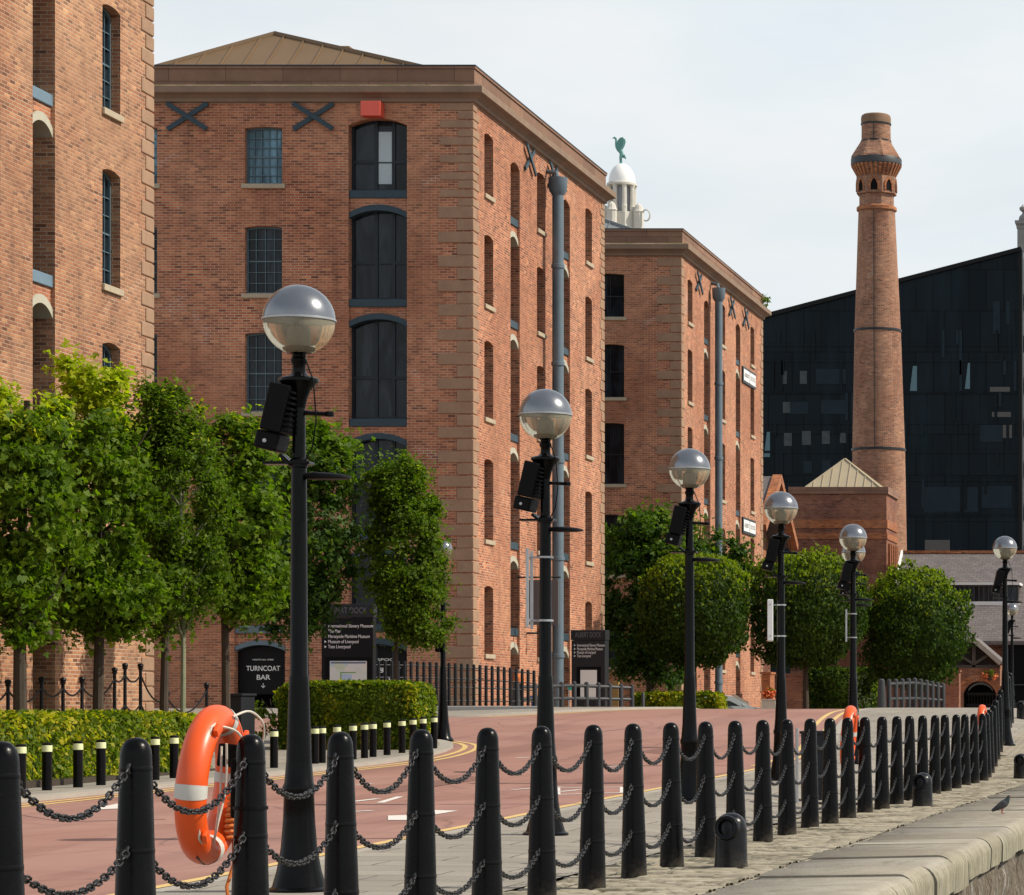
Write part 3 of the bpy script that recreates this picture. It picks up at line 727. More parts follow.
def add_window(root,fr,u0,u1,z0,z1,rise,dep,cols=4,rows=6,glass=None,org=(0,0,0),barmat=None,sill=True):
    mb=MB(); fw=.05; d=dep-.06
    loop=[(u0,z0),(u1,z0)]+arc_pts(u0,u1,z1,rise)
    # frame: outer outline minus inset, as mitred ring
    c=((u0+u1)/2,(z0+z1)/2)
    inn=[(c[0]+(u-c[0])*(1-2*fw/(u1-u0)), c[1]+(z-c[1])*(1-2*fw/(z1-z0))) for u,z in loop]
    n=len(loop)
    for i in range(n):
        j=(i+1)%n
        if (Vector(loop[i])-Vector(loop[j])).length<1e-5: continue
        o1,o2,i1,i2=loop[i],loop[j],inn[i],inn[j]
        mb.quad(fr(*o1,d),fr(*o2,d),fr(*i2,d),fr(*i1,d)); mb.quad(fr(*i1,d),fr(*i2,d),fr(*i2,d+.05),fr(*i1,d+.05))
    bw=.018
    for i in range(1,cols):
        u=u0+(u1-u0)*i/cols; fbox(mb,fr,u-bw/2,u+bw/2,z0+fw,z1-fw-rise*.3,d+.01,d+.035)
    for i in range(1,rows):
        z=z0+(z1-rise-z0)*i/rows; b2=bw*(2 if i==rows//2 else 1); fbox(mb,fr,u0+fw,u1-fw,z-b2/2,z+b2/2,d+.008,d+.037)
    w=mb.build('window',barmat or M_BAR,root,org,merge=False)
    pb=MB(); pb.add([fr(u,z,dep-.012) for u,z in loop],[tuple(range(n))])
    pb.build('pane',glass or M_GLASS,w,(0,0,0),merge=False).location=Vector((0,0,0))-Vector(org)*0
    ch=w.children[0]; ch.location=-Vector(org)
    if sill:
        sb=MB(); fbox(sb,fr,u0-.09 if fr.k=='front' else u0-.04,u1+.09 if fr.k=='front' else u1+.04,z0-.13,z0-.002,-.065,dep-.07); sb.build('sill',M_SILL,root,org,bevel=.012)
    return w
def add_bay(root,fr,u0,u1,ztop,floors,zbot,org,depth=.9,arch_mat=None,beam_mat=None,detail=True,painted_sky_strip=None,rise=.2):
    """recessed loading slot: floors = z of the underside of each iron beam"""
    arch_mat=arch_mat or M_IRON; beam_mat=beam_mat or M_IRON
    tops=[ztop]; segs=[]
    for i,zf in enumerate(floors):
        fm=MB(); fbox(fm,fr,u0+.003,u1-.003,zf,zf+.22,.035,depth-.01); fm.build('floor_beam',beam_mat,root,org,bevel=.015)
        sp=MB(); A=arc_pts(u0+.003,u1-.003,zf-.18,.22,12)
        for (ua,za),(ub,zb) in zip(A[:-1],A[1:]):
            sp.quad(fr(ub,zb,.08),fr(ua,za,.08),fr(ua,zf-.002,.08),fr(ub,zf-.002,.08))
            sp.quad(fr(ua,za,.08),fr(ub,zb,.08),fr(ub,zb,.54),fr(ua,za,.54))
        sp.build('spandrel',M_BRICK,root,org,merge=True)
        ar=MB(); B=arc_pts(u0+.004,u1-.004,zf-.34,.22,12)
        for i2 in range(len(A)-1):
            a1,a2,b1,b2=A[i2],A[i2+1],B[i2],B[i2+1]
            ar.quad(fr(*b2,.04),fr(*b1,.04),fr(*a1,.04),fr(*a2,.04)); ar.quad(fr(*b1,.04),fr(*b2,.04),fr(*b2,.5),fr(*b1,.5)); ar.quad(fr(*a2,.04),fr(*a1,.04),fr(*a1,.079),fr(*a2,.079))
        ar.build('iron_arch',arch_mat,root,org,merge=True)
        segs.append((tops[-1],zf+.22)); tops.append(zf-.34)
    segs.append((tops[-1],zbot))
    if not detail:
        return segs
    for k,(zt,zb) in enumerate(segs):
        d=.30 if fr.k=='front' else .55; w=u1-u0
        mb=MB(); fw=.07
        for (a,b,c,e) in ((u0+.003,u0+fw,zb,zt),(u1-fw,u1-.003,zb,zt),(u0+fw,u1-fw,zb,zb+fw),(u0+.42*w-.045,u0+.42*w+.045,zb+fw,zt),(u0+.72*w-.045,u0+.72*w+.045,zb+fw,zt)):
            fbox(mb,fr,a,b,c,e,d,d+.08)
        zm=zb+.42*(zt-zb)
        for (a,b) in ((u0+fw,u0+.42*w-.045),(u0+.72*w+.045,u1-fw)): fbox(mb,fr,a,b,zm-.045,zm+.045,d+.005,d+.075)
        fbox(mb,fr,u0+.42*w+.045,u0+.72*w-.045,zm-.03,zm+.0,d+.01,d+.07)
        wd=mb.build('loading_door',M_FRAME,root,org,merge=False)
        p=MB(); q=[fr(u0+.01,zb+.01,d+.05),fr(u1-.01,zb+.01,d+.05),fr(u1-.01,zt,d+.05),fr(u0+.01,zt,d+.05)]; p.quad(*q)
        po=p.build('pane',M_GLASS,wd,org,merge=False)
        if painted_sky_strip==k:
            b=MB(); fbox(b,fr,u0+.42*w+.06,u0+.72*w-.06,zb+.22,zt-.3,d+.03,d+.045); b.build('painted_sky_strip',M_PAINTSKY,wd,org)  # added pale strip: sky seen in the pane, put in as colour
    return segs
def quoins(root,org,cx,cy,zt,zb,zswitch,h1,h2,sx=-1,sy=1,first_long=True):
    z=zt; i=0
    while z>zb:
        hh=h1 if z>zswitch else h2
        lng=(i%2==0)==first_long
        a,b=(.92,.40) if lng else (.42,.62)
        if h2==hh and h1!=h2: a*=1.06
        mb=MB(); mb.box(cx-sx*.025,cx+sx*a,cy-sy*.03,cy+sy*b,z-hh+.016,z-.016)
        mb.build('quoin_stone',M_QUOIN,root,org,bevel=.018)
        z-=hh; i+=1
def seam_roof(root,org,x0,x1,y0,y1,z0,xr,ya,yb,zr,mat,name='roof'):
    """hipped metal roof with standing seams"""
    mb=MB(); A=(x0,y0,z0);B=(x1,y0,z0);C=(x1,y1,z0);D=(x0,y1,z0);E=(xr,ya,zr);G=(xr,yb,zr)
    mb.add([A,B,E],[(0,1,2)]); mb.add([B,C,G,E],[(0,1,2,3)]); mb.add([C,D,G],[(0,1,2)]); mb.add([D,A,E,G],[(0,1,2,3)])
    ro=mb.build(name,mat,root,org)
    sm=MB(); Av,Bv,Ev=Vector(A),Vector(B),Vector(E)
    n=int((x1-x0)/.62)
    for i in range(1,n):
        p=Av.lerp(Bv,i/n)
        # seam runs straight up the slope until it meets a hip
        t=(p.x-x0)/(xr-x0) if p.x<xr else (x1-p.x)/(x1-xr)
        q=Vector((p.x,y0+(ya-y0)*t,z0+(zr-z0)*t))
        if t>.05: sm.bar(p+Vector((0,0,.01)),q+Vector((0,0,.01)),.035,.06)
    for a,b in ((A,E),(B,E),(E,G)): sm.bar(Vector(a)+Vector((0,0,.03)),Vector(b)+Vector((0,0,.03)),.10,.10)
    sm.build('standing_seam',mat,ro,(0,0,0),merge=False).location=-Vector(org)
    return ro
CORNICE=lambda z:[(-.01,z-.40),(.09,z-.36),(.10,z-.28),(.20,z-.20),(.31,z-.16),(.34,z-.14),(.34,z+.03),(.30,z+.07),(.06,z+.12)]
def top_works(root,org,x0,x1,y0,y1,z):
    """z = top of cornice; blocking course above it"""
    mb=MB(); mb.rect_sweep(x0,x1,y0,y1,CORNICE(z)); mb.build('cornice',M_CORN,root,org)
    mb=MB(); mb.rect_sweep(x0,x1,y0,y1,[(.055,z+.10),(.055,z+.565),(.09,z+.565),(.09,z+.64),(-.5,z+.64),(-.5,z+.1)]); mb.build('parapet',M_SAND,root,org)
    mb=MB(); mb.rect_sweep(x0,x1,y0,y1,[(.10,z+.642),(.10,z+.67),(-.48,z+.67),(-.48,z+.642)]); mb.build('lead_capping',M_IRON,root,org)
def x_brace(root,fr,u,z,org,w=1.12,hh=.72):
    mb=MB()
    for s,dd in ((1,-.05),(-1,-.10)):
        p=fr(u-w/2,z-s*hh/2,dd); q=fr(u+w/2,z+s*hh/2,dd)
        mb.bar(p,q,.13 if fr.k=='front' else .05,.05 if fr.k=='front' else .13,up=(0,-1,0) if fr.k=='front' else (0,0,1))
    mb.build('cross_brace',M_IRON,root,org,merge=False)
def downpipe(root,x,y,ztop,zbot,org,r=.175,wall_x=-21.9):
    mb=MB(); mb.tube([(x,y,zbot),(x,y,ztop-.5)],r,16)
    mb.lathe([(r,ztop-.55),(r+.10,ztop-.4),(r+.12,ztop),(r+.02,ztop),(r+.02,ztop-.05)],x,y,16)
    z=zbot+2
    while z<ztop-1: mb.lathe([(r+.004,z),(r+.03,z+.01),(r+.03,z+.12),(r+.004,z+.13)],x,y,16); z+=3.0
    mb.tube([(x,y,ztop-.1),(x-.05,y+.05,ztop+.15),(wall_x,y+.3,ztop+.25)],.07,8)
    mb.build('downpipe',M_PIPE,root,org,merge=False)

XP=-21.9      # the shared street plane of the warehouses
def text(s,size,mat,parent,loc,rot,name='lettering',align='CENTER',ext=.004,org=None,spacing=1.0,width=None,bold=0):
    cu=bpy.data.curves.new(name,'FONT'); cu.body=s; cu.size=size; cu.align_x=align; cu.align_y='CENTER'; cu.extrude=ext; cu.offset=bold; cu.space_character=spacing
    to=bpy.data.objects.new('tmp_text',cu); COL.objects.link(to)
    dg=bpy.context.evaluated_depsgraph_get(); dg.update()
    me=bpy.data.meshes.new_from_object(to.evaluated_get(dg)); bpy.data.objects.remove(to); bpy.data.curves.remove(cu)
    me.name=name; me.materials.clear(); me.materials.append(mat)
    if width:
        xs=[v.co.x for v in me.vertices]; k=width/(max(xs)-min(xs))
        for v in me.vertices: v.co.x*=k
    ob=bpy.data.objects.new(name,me); COL.objects.link(ob)
    if parent is not None: ob.parent=parent
    ob.location=Vector(loc)-Vector(org or (0,0,0)); ob.rotation_euler=rot
    return ob
FRONT_ROT=(R(90),0,0)            # text readable from -Y
SIDE_ROT=(R(90),0,R(90))         # text readable from +X

# ------------------------------------------------------------------ warehouse A (centre)
def build_main():
    Y0,Y1,X0=84.0,100.9,-40.0
    org=(-31,84,1.2)
    root=empty('brick_warehouse',org,'central red brick warehouse with black loading bay, crossed iron braces and bronze roof','warehouse','brick dock warehouses')
    fr=Frame('front',Y0); sd=Frame('side',XP)
    rowsA=[(16.04,17.64),(12.97,14.86),(9.66,11.88),(6.2,8.45),(3.85,4.95)]
    ops=[]; wins=[]
    uc=xat(263.5,Y0)
    for cu in (uc-7.0,uc-3.5,uc):
        for k,(a,b) in enumerate(rowsA):
            if k==4 and abs(cu-uc)<.1: continue
            ops.append((cu-.52,cu+.52,a,b,.04,.22)); wins.append((cu,a,b,k))
    b0,b1=xat(348.5,Y0),xat(407,Y0)
    ops.append((b0,b1,.8,17.88,.2,.9))
    g0,g1=xat(234,Y0),xat(285,Y0)
    ops.append((g0,g1,.8,3.70,.0,.9))
    mb=MB(); wall_panel(mb,fr,X0,XP,.3,18.45,ops)
    sops=[]; swins=[]
    for cu in (85.75,92.0,98.6):
        for k,(a,b) in enumerate([(16.0,17.75),(12.86,14.86),(9.64,11.84),(6.16,8.47),(2.9,4.85)]):
            sops.append((cu-.5,cu+.5,a,b,.07,.32)); swins.append((cu,a,b))
    for cu in (88.8,95.35): sops.append((cu-.55,cu+.55,.8,17.5,.16,.9))
    wall_panel(mb,sd,Y0,Y1,.3,18.45,sops)
    mb.quad((X0,Y1,.3),(X0,Y0,.3),(X0,Y0,18.45),(X0,Y1,18.45)); mb.quad((XP,Y1,.3),(X0,Y1,.3),(X0,Y1,18.45),(XP,Y1,18.45))
    mb.build('wall',M_BRICK,root,org)
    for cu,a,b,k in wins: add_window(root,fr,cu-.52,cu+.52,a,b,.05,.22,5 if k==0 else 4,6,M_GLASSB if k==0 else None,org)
    for cu,a,b in swins: add_window(root,sd,cu-.5,cu+.5,a,b,.07,.32,3,6,None,org)
    FL=[15.65,12.6,9.25,6.05,3.5]
    add_bay(root,fr,b0,b1,17.86,FL,.9,org,painted_sky_strip=0)
    for cu in (88.8,95.35): add_bay(root,sd,cu-.55,cu+.55,17.48,FL,.9,org,arch_mat=M_ARCH,beam_mat=M_IRON,depth=.9,rise=.16)
    # ground-floor arch with the bar's black board
    bm_=MB(); fbox(bm_,fr,g0+.003,g1-.003,3.46,3.69,.05,.6); bm_.build('floor_beam',M_PIPE,root,org,bevel=.015)
    for (w0,w1) in ((g0,g1),):
        sp=MB(); A=arc_pts(w0+.003,w1-.003,3.26,.17,12); B=arc_pts(w0+.004,w1-.004,3.13,.17,12)
        for (ua,za),(ub,zb) in zip(A[:-1],A[1:]):
            sp.quad(fr(ub,zb,.1),fr(ua,za,.1),fr(ua,3.458,.1),fr(ub,3.458,.1))
        sp.build('spandrel',M_BRICK,root,org)
        ar=MB()
        for i in range(len(A)-1): ar.quad(fr(*B[i+1],.05),fr(*B[i],.05),fr(*A[i],.05),fr(*A[i+1],.05)); ar.quad(fr(*B[i],.05),fr(*B[i+1],.05),fr(*B[i+1],.5),fr(*B[i],.5)); ar.quad(fr(*A[i+1],.05),fr(*A[i],.05),fr(*A[i],.099),fr(*A[i+1],.099))
        ar.build('iron_arch',M_PIPE,root,org)
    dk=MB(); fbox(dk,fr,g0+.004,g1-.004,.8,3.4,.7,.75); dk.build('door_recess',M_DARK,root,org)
    # fascia boards with white writing
    for (w0,w1,lines) in ((g0,g1,[('NIGHTS ALL WEEK',.055,2.72),('TURNCOAT',.20,2.47),('BAR',.20,2.22),('\u2193',.18,1.98)]),(b0,b1,[('LIVERPOOL',.10,2.72),('H & Y',.20,2.42),('A I',.24,2.12),('GIN BAR',.16,1.85)])):
        bd=MB(); A=arc_pts(w0+.01,w1-.01,3.11,.165,12)
        bd.prism([(w0+.01,1.75),(w1-.01,1.75)]+A,fr,.32,.38); o=bd.build('fascia_board',M_SIGNBLK,root,org)
        for s,sz,z in lines:
            wd={'TURNCOAT':.95,'BAR':.38,'NIGHTS ALL WEEK':.6,'LIVERPOOL':.95,'GIN BAR':1.2,'H & Y':1.1,'A I':.6}.get(s)
            text(s,sz,M_LETTER,o,((w0+w1)/2+.0,84+.315,z),FRONT_ROT,org=org,width=wd,bold=sz*.010)
    quoins(root,org,XP,Y0,18.32,.4,15.6,.243,.342)
    quoins(root,org,XP,Y1,18.32,.4,15.6,.243,.342,sy=-1)
    top_works(root,org,X0,XP,Y0,Y1,18.69)
    seam_roof(root,org,-32.0,XP-.35,Y0+.6,Y1-.6,19.15,xat(275,87.0),87.0,98,zat(34,87.0),M_ROOF)
    sk=MB(); sk.box(xat(322,91),xat(350,91),91,92.5,19.5,zat(45.5,91)); sk.build('rooflight',M_ROOF,root,org,bevel=.05)
    for px in (188,314): x_brace(root,fr,xat(px,Y0),17.92,org)
    for y in (90.4,93.4): x_brace(root,sd,y,17.88,org)
    downpipe(root,XP+.42,92.45,17.7,.9,org)
    ab=MB(); fbox(ab,fr,xat(365,Y0),xat(384.5,Y0),17.87,18.28,-.42,.0); ab.build('alarm_box',M_RED,root,org,bevel=.01)
    # projecting panel on a bracket
    pn=MB(); pn.box(-21.62,-20.66,88.96,89.02,zat(625,89),zat(580,89)); o=pn.build('hanging_panel',M_PANELGREY,root,org,bevel=.01)
    br=MB(); br.tube([(XP+.01,88.99,zat(578,89)+.02),(-20.6,88.99,zat(578,89)+.02)],.025,8); br.build('bracket',M_FRAME,root,org)
    # lamp bracket on the wall
    lb=MB(); lb.tube([(XP,90.2,zat(633,90)),(XP+.5,90.2,zat(633,90))],.03,8); lb.lathe([(.05,zat(633,90)-.12),(.09,zat(633,90)-.05),(.06,zat(633,90)+.03)],XP+.52,90.2,10); lb.build('wall_lamp',M_FRAME,root,org,merge=False)
build_main()

# ------------------------------------------------------------------ warehouse L (left, near)
def build_left():
    Y0,Y1,X0=36.0,59.6,-29.0
    org=(-25.5,48,.4)
    root=empty('brick_warehouse',org,'sunlit orange brick warehouse wall cropped by the left edge, behind the maples','warehouse','brick dock warehouses')
    sd=Frame('side',XP)
    rows=[(15.95,17.7),(12.80,14.82),(9.45,11.68),(6.1,8.37),(2.9,4.85)]
    sops=[]; swins=[]
    for cu in (38.2,44.4,50.6,57.45):
        for a,b in rows: sops.append((cu-.45,cu+.45,a,b,.07,.24)); swins.append((cu,a,b))
    for cu in (41.3,47.5,54.25): sops.append((cu-.5,cu+.5,.3,17.5,.16,.9))
    mb=MB(); wall_panel(mb,sd,Y0,Y1,0,18.45,sops)
    mb.quad((X0,Y1,0),(X0,Y0,0),(X0,Y0,18.45),(X0,Y1,18.45)); mb.quad((XP,Y1,0),(X0,Y1,0),(X0,Y1,18.45),(XP,Y1,18.45)); mb.quad((X0,Y0,0),(XP,Y0,0),(XP,Y0,18.45),(X0,Y0,18.45))
    mb.build('wall',M_BRICKL,root,org)
    for cu,a,b in swins: add_window(root,sd,cu-.45,cu+.45,a,b,.14,.24,3,6,None,org)
    for cu in (41.3,47.5,54.25): add_bay(root,sd,cu-.5,cu+.5,17.48,[15.4,12.35,9.05,5.9,3.2],.3,org,arch_mat=M_ARCH,beam_mat=M_BLUEIRON)
    quoins(root,org,XP,Y1,18.3,.2,30,.30,.30,sy=-1)
    quoins(root,org,XP,Y0,18.3,.2,30,.30,.30)
    top_works(root,org,X0,XP,Y0,Y1,18.74)
    seam_roof(root,org,X0+.5,XP-.5,Y0+.6,Y1-.6,19.15,-25.4,40,55,20.8,M_ROOF)
build_left()

# ------------------------------------------------------------------ warehouse B (middle distance)
def build_far():
    Y0,Y1,X0=114.5,133.4,-40.0; Z=.23
    org=(-31,114.5,.3)
    root=empty('brick_warehouse',org,'farther red brick warehouse with two small white signs on its sunlit side','warehouse','brick dock warehouses')
    fr=Frame('front',Y0); sd=Frame('side',XP)
    rows=[(16.04+Z,17.7+Z),(12.97+Z,15.0+Z),(9.66+Z,12.0+Z),(6.2+Z,8.5+Z),(2.9,4.9)]
    ops=[]; wins=[]
    uc=xat(609.5,Y0)
    for cu in (uc-7.2,uc-3.6,uc):
        for a,b in rows: ops.append((cu-.56,cu+.56,a,b,.05,.25)); wins.append((cu,a,b))
    mb=MB(); wall_panel(mb,fr,X0,XP,0,18.68,ops)
    sops=[]; swins=[]
    for cu in (116.3,123.5,130.7):
        for a,b in rows: sops.append((cu-.5,cu+.5,a,b,.07,.32)); swins.append((cu,a,b))
    for cu in (119.8,127.1): sops.append((cu-.55,cu+.55,.3,17.6,.16,.9))
    wall_panel(mb,sd,Y0,Y1,0,18.68,sops)
    mb.quad((X0,Y1,0),(X0,Y0,0),(X0,Y0,18.68),(X0,Y1,18.68)); mb.quad((XP,Y1,0),(X0,Y1,0),(X0,Y1,18.68),(XP,Y1,18.68))
    mb.build('wall',M_BRICK,root,org)
    for cu,a,b in wins: add_window(root,fr,cu-.56,cu+.56,a,b,.05,.25,2,2,None,org,barmat=M_FRAME)
    for cu,a,b in swins: add_window(root,sd,cu-.5,cu+.5,a,b,.07,.32,3,6,None,org)
    for cu in (119.8,127.1): add_bay(root,sd,cu-.55,cu+.55,17.58,[15.65+Z,12.6+Z,9.25+Z,6.05+Z,3.5],.3,org,arch_mat=M_ARCH)
    quoins(root,org,XP,Y0,18.55,.2,30,.36,.36)
    quoins(root,org,XP,Y1,18.55,.2,30,.36,.36,sy=-1)
    top_works(root,org,X0,XP,Y0,Y1,18.97)
    seam_roof(root,org,X0+2,XP-1.2,Y0+.6,Y1-.6,19.4,xat(560,117.5),117.5,130,zat(205,117.5),M_LEAD)
    for y in (117.9,125.3,128.7): x_brace(root,sd,y,18.05,org)
    downpipe(root,XP+.36,120.5,18.2,.3,org,r=.15)
    for k,(py,) in enumerate(((378,),(527,))):
        y0,y1=127.95,131.2; zc=zat(py,129.6)
        s=MB(); s.box(XP+.003,XP+.07,y0,y1,zc-.34,zc+.34); b=s.build('sign_frame',M_FRAME,root,org)
        ym=(y0+y1)/2
        for (ya_,yb_,wd) in ((y0+.14,ym-.07,'ALBERT'),(ym+.07,y1-.14,'DOCK')):
            s=MB(); s.box(XP+.071,XP+.085,ya_,yb_,zc-.24,zc+.24); b2=s.build('sign_plate',M_WHITE,b,org)
            text(wd,.26,M_GREYLET,b2,(XP+.087,(ya_+yb_)/2,zc),SIDE_ROT,org=org,width=(yb_-ya_)*.8)
build_far()

# ------------------------------------------------------------------ pump house, chimney
def build_pump_tower():
    y0,y1=150.0,154.3; x0,x1=xat(790.5,y0),xat(886.5,y0); zt=zat(487,y0)
    org=((x0+x1)/2,y0,.2)
    root=empty('boiler_house',org,'square brick block with orange bands and small metal pyramid roof, in front of the chimney','boiler house')
    mb=MB(); mb.box(x0,x1,y0,y1,0,zt-.35); mb.build('wall',M_REDBR,root,org)
    for a,b in ((519.5,528),(533,539)):
        t=MB(); t.rect_sweep(x0,x1,y0,y1,[(0,zat(b,y0)),(.05,zat(b,y0)),(.05,zat(a,y0)),(0,zat(a,y0))]); t.build('brick_band',M_TERRA,root,org)
    t=MB(); t.rect_sweep(x0,x1,y0,y1,[(0,zt-.36),(.10,zt-.34),(.10,zt),(-.25,zt),(-.25,zt-.3)]); t.build('parapet',M_SAND,root,org)
    for i in range(5):
        t=MB(); xx=x1+.001; yy=y0+.6+i*.75; t.box(xx-.01,xx+.12,yy,yy+.28,0,zat(543,y0)); t.build('pilaster',M_TERRA,root,org)
    ro=MB(); a=(xat(804,y0),y0+.3); b=(xat(880,y0),y0+.3); ap=Vector((xat(845,y0+2),y0+2,zat(459,y0+2)))
    zb=zt-.02; P=[(a[0],a[1],zb),(b[0],b[1],zb),(b[0],y1-.4,zb),(a[0],y1-.4,zb)]
    for i in range(4): ro.add([P[i],P[(i+1)%4],ap],[(0,1,2)])
    r=ro.build('roof',mat_plain('pale_bronze_roof',(.40,.33,.22),.6,.05,var=.15,scale=1),root,org)
    s=MB()
    for i in range(1,9):
        p=Vector(P[0]).lerp(Vector(P[1]),i/9); xr=ap.x
        t=(p.x-P[0][0])/(xr-P[0][0]) if p.x<xr else (P[1][0]-p.x)/(P[1][0]-xr)
        q=Vector((p.x,P[0][1]+(ap.y-P[0][1])*t,zb+(ap.z-zb)*t)); s.bar(p,q,.05,.08)
    for p in P: s.bar(p,ap,.09,.09)
    s.build('standing_seam',MATS['pale_bronze_roof'],r,org,merge=False)
build_pump_tower()
def build_chimney():
    Y=165.0; cx=xat(881.0,Y); k=Y/F
    org=(cx,Y,0)
    root=empty('brick_chimney',org,'tall tapering brick chimney with corbelled octagonal head and iron hoops','chimney')
    root.rotation_euler.y=-.0082
    z=lambda py: EYE+(HY-py)*k
    r=lambda p: p*k
    mb=MB(); mb.lathe([(r(29),0),(r(26.2),z(450)),(r(23),z(331)),(r(18.2),z(212))],cx,Y,40,caps=False); mb.build('shaft',M_CHIM,root,org)
    for py,rr in ((450,26.6),(331,23.4)):
        t=MB(); t.lathe([(r(rr-.8),z(py+1.1)),(r(rr+.5),z(py+1.0)),(r(rr+.5),z(py-1.0)),(r(rr-.8),z(py-1.1))],cx,Y,40,caps=False); t.build('iron_hoop',M_FRAME,root,org)
    t=MB(); t.lathe([(r(18.2),z(212.2)),(r(20),z(211)),(r(20),z(208)),(r(18),z(206.5))],cx,Y,40,caps=False); t.build('string_course',M_TERRA,root,org)
    # octagonal arcade drum with pointed openings
    drum=MB(); ph=R(22.5); rc=r(19.0)/math.cos(R(22.5))
    drum.lathe([(r(17.8),z(206.5)),(r(17.8),z(196)),(rc,z(195)),(rc,z(178))],cx,Y,8,smooth=False,phase=ph,caps=False); drum.build('octagon_drum',M_CHIM,root,org)
    for i in range(8):
        a=R(45*i); n=Vector((math.cos(a),math.sin(a),0)); tt=Vector((-n.y,n.x,0)); c=Vector((cx,Y,0))+n*(r(19.0)+.012)
        w=.19; za,zs,zc=z(192.5),z(187),z(181)
        poly=[(-w,za),(w,za),(w,zs),(w*.55,zs+(zc-zs)*.6),(0,zc),(-w*.55,zs+(zc-zs)*.6),(-w,zs)]
        o=MB(); o.prism(poly,lambda u,zz,d:c+tt*u+Vector((0,0,zz))-n*d,0,.05); o.build('lancet_opening',M_DARK,root,org)
        # brick surround
        po=[(u*1.5,zz+(.10 if k2>1 else 0)) for k2,(u,zz) in enumerate(poly)]
        o=MB()
        for k2 in range(len(poly)):
            j=(k2+1)%len(poly)
            if k2==0: continue
            f=lambda u,zz,d:c+tt*u+Vector((0,0,zz))+n*d
            o.quad(f(*poly[k2],.05),f(*po[k2],.05),f(*po[j],.05),f(*poly[j],.05)); o.quad(f(*poly[k2],0),f(*poly[k2],.05),f(*poly[j],.05),f(*poly[j],0)); o.quad(f(*po[k2],.05),f(*po[k2],0),f(*po[j],0),f(*po[j],.05))
        o.build('lancet_surround',M_TERRA,root,org)
    cor=MB(); cor.lathe([(r(18.6),z(178.2)),(r(20.5),z(172)),(r(24.4),z(166))],cx,Y,32,smooth=False,caps=False); cor.build('corbel_table',M_CHIM,root,org)
    for i in range(32):
        a=2*math.pi*(i+.5)/32; n=Vector((math.cos(a),math.sin(a),0)); tt=Vector((-n.y,n.x,0)); c=Vector((cx,Y,0))
        o=MB(); q=[(r(18.9),z(177.5)),(r(19.3),z(177.5)),(r(25.0),z(167.2)),(r(25.0),z(165.9)),(r(22.5),z(165.9))]
        for d in (-1,1): pass
        A=[c+n*x+tt*.055+Vector((0,0,zz)) for x,zz in q]; B=[c+n*x-tt*.055+Vector((0,0,zz)) for x,zz in q]
        o.add(A,[(0,1,2,3,4)]); o.add(B,[(4,3,2,1,0)])
        for k2 in range(5): j=(k2+1)%5; o.add([A[k2],B[k2],B[j],A[j]],[(0,1,2,3)])
        o.build('corbel',M_TERRA,root,org)
    b=MB(); b.lathe([(r(24.2),z(166.2)),(r(25.4),z(165.5)),(r(25.4),z(160)),(r(24.6),z(158.6))],cx,Y,32,caps=False); b.build('iron_band',M_GREYPOST,root,org)
    k8=1/math.cos(R(22.5))
    hd=MB(); hd.lathe([(r(24.9)*k8*.96,z(159.2)),(r(24.2)*k8*.96,z(157)),(r(20.2)*k8*.96,z(150.5)),(r(16.0)*k8*.97,z(144)),(r(14.6)*k8*.97,z(141))],cx,Y,8,smooth=False,phase=R(22.5),caps=False); hd.build('head',M_CHIM,root,org)
    hd=MB(); hd.lathe([(r(14.6),z(141.5)),(r(14.4),z(124.5))],cx,Y,32,caps=False); hd.build('chimney_neck',M_CHIM,root,org)
    for py in (124.5,141.5):
        t=MB(); t.lathe([(r(14.3),z(py+1)),(r(15.2),z(py+.7)),(r(15.2),z(py-.7)),(r(14.3),z(py-1))],cx,Y,32,caps=False); t.build('iron_hoop',M_FRAME,root,org)
    t=MB(); t.lathe([(r(14.9),z(124)),(r(14.9),z(118.5)),(r(14.2),z(116)),(r(12.5),z(114.8)),(r(9),z(114.8)),(r(9),z(120))],cx,Y,32); t.build('cap_course',mat_stone('lichened_cap',(.27,.165,.105),(.19,.115,.07),scale=3),root,org)
    cd=MB(); cd.bar((cx-.03,Y-r(14.9)-.05,z(126)),(cx-.03,Y-r(14.9)-.05,z(142)),.035,.03,up=(0,1,0)); cd.bar((cx-.03,Y-r(18.6)-.05,z(212)),(cx-.03,Y-r(23.5)-.05,z(331)),.035,.03,up=(0,1,0)); cd.bar((cx-.03,Y-r(23.5)-.05,z(331)),(cx-.03,Y-r(26.7)-.05,z(450)),.035,.03,up=(0,1,0)); cd.build('lightning_conductor',M_FRAME,root,org,merge=False)
build_chimney()
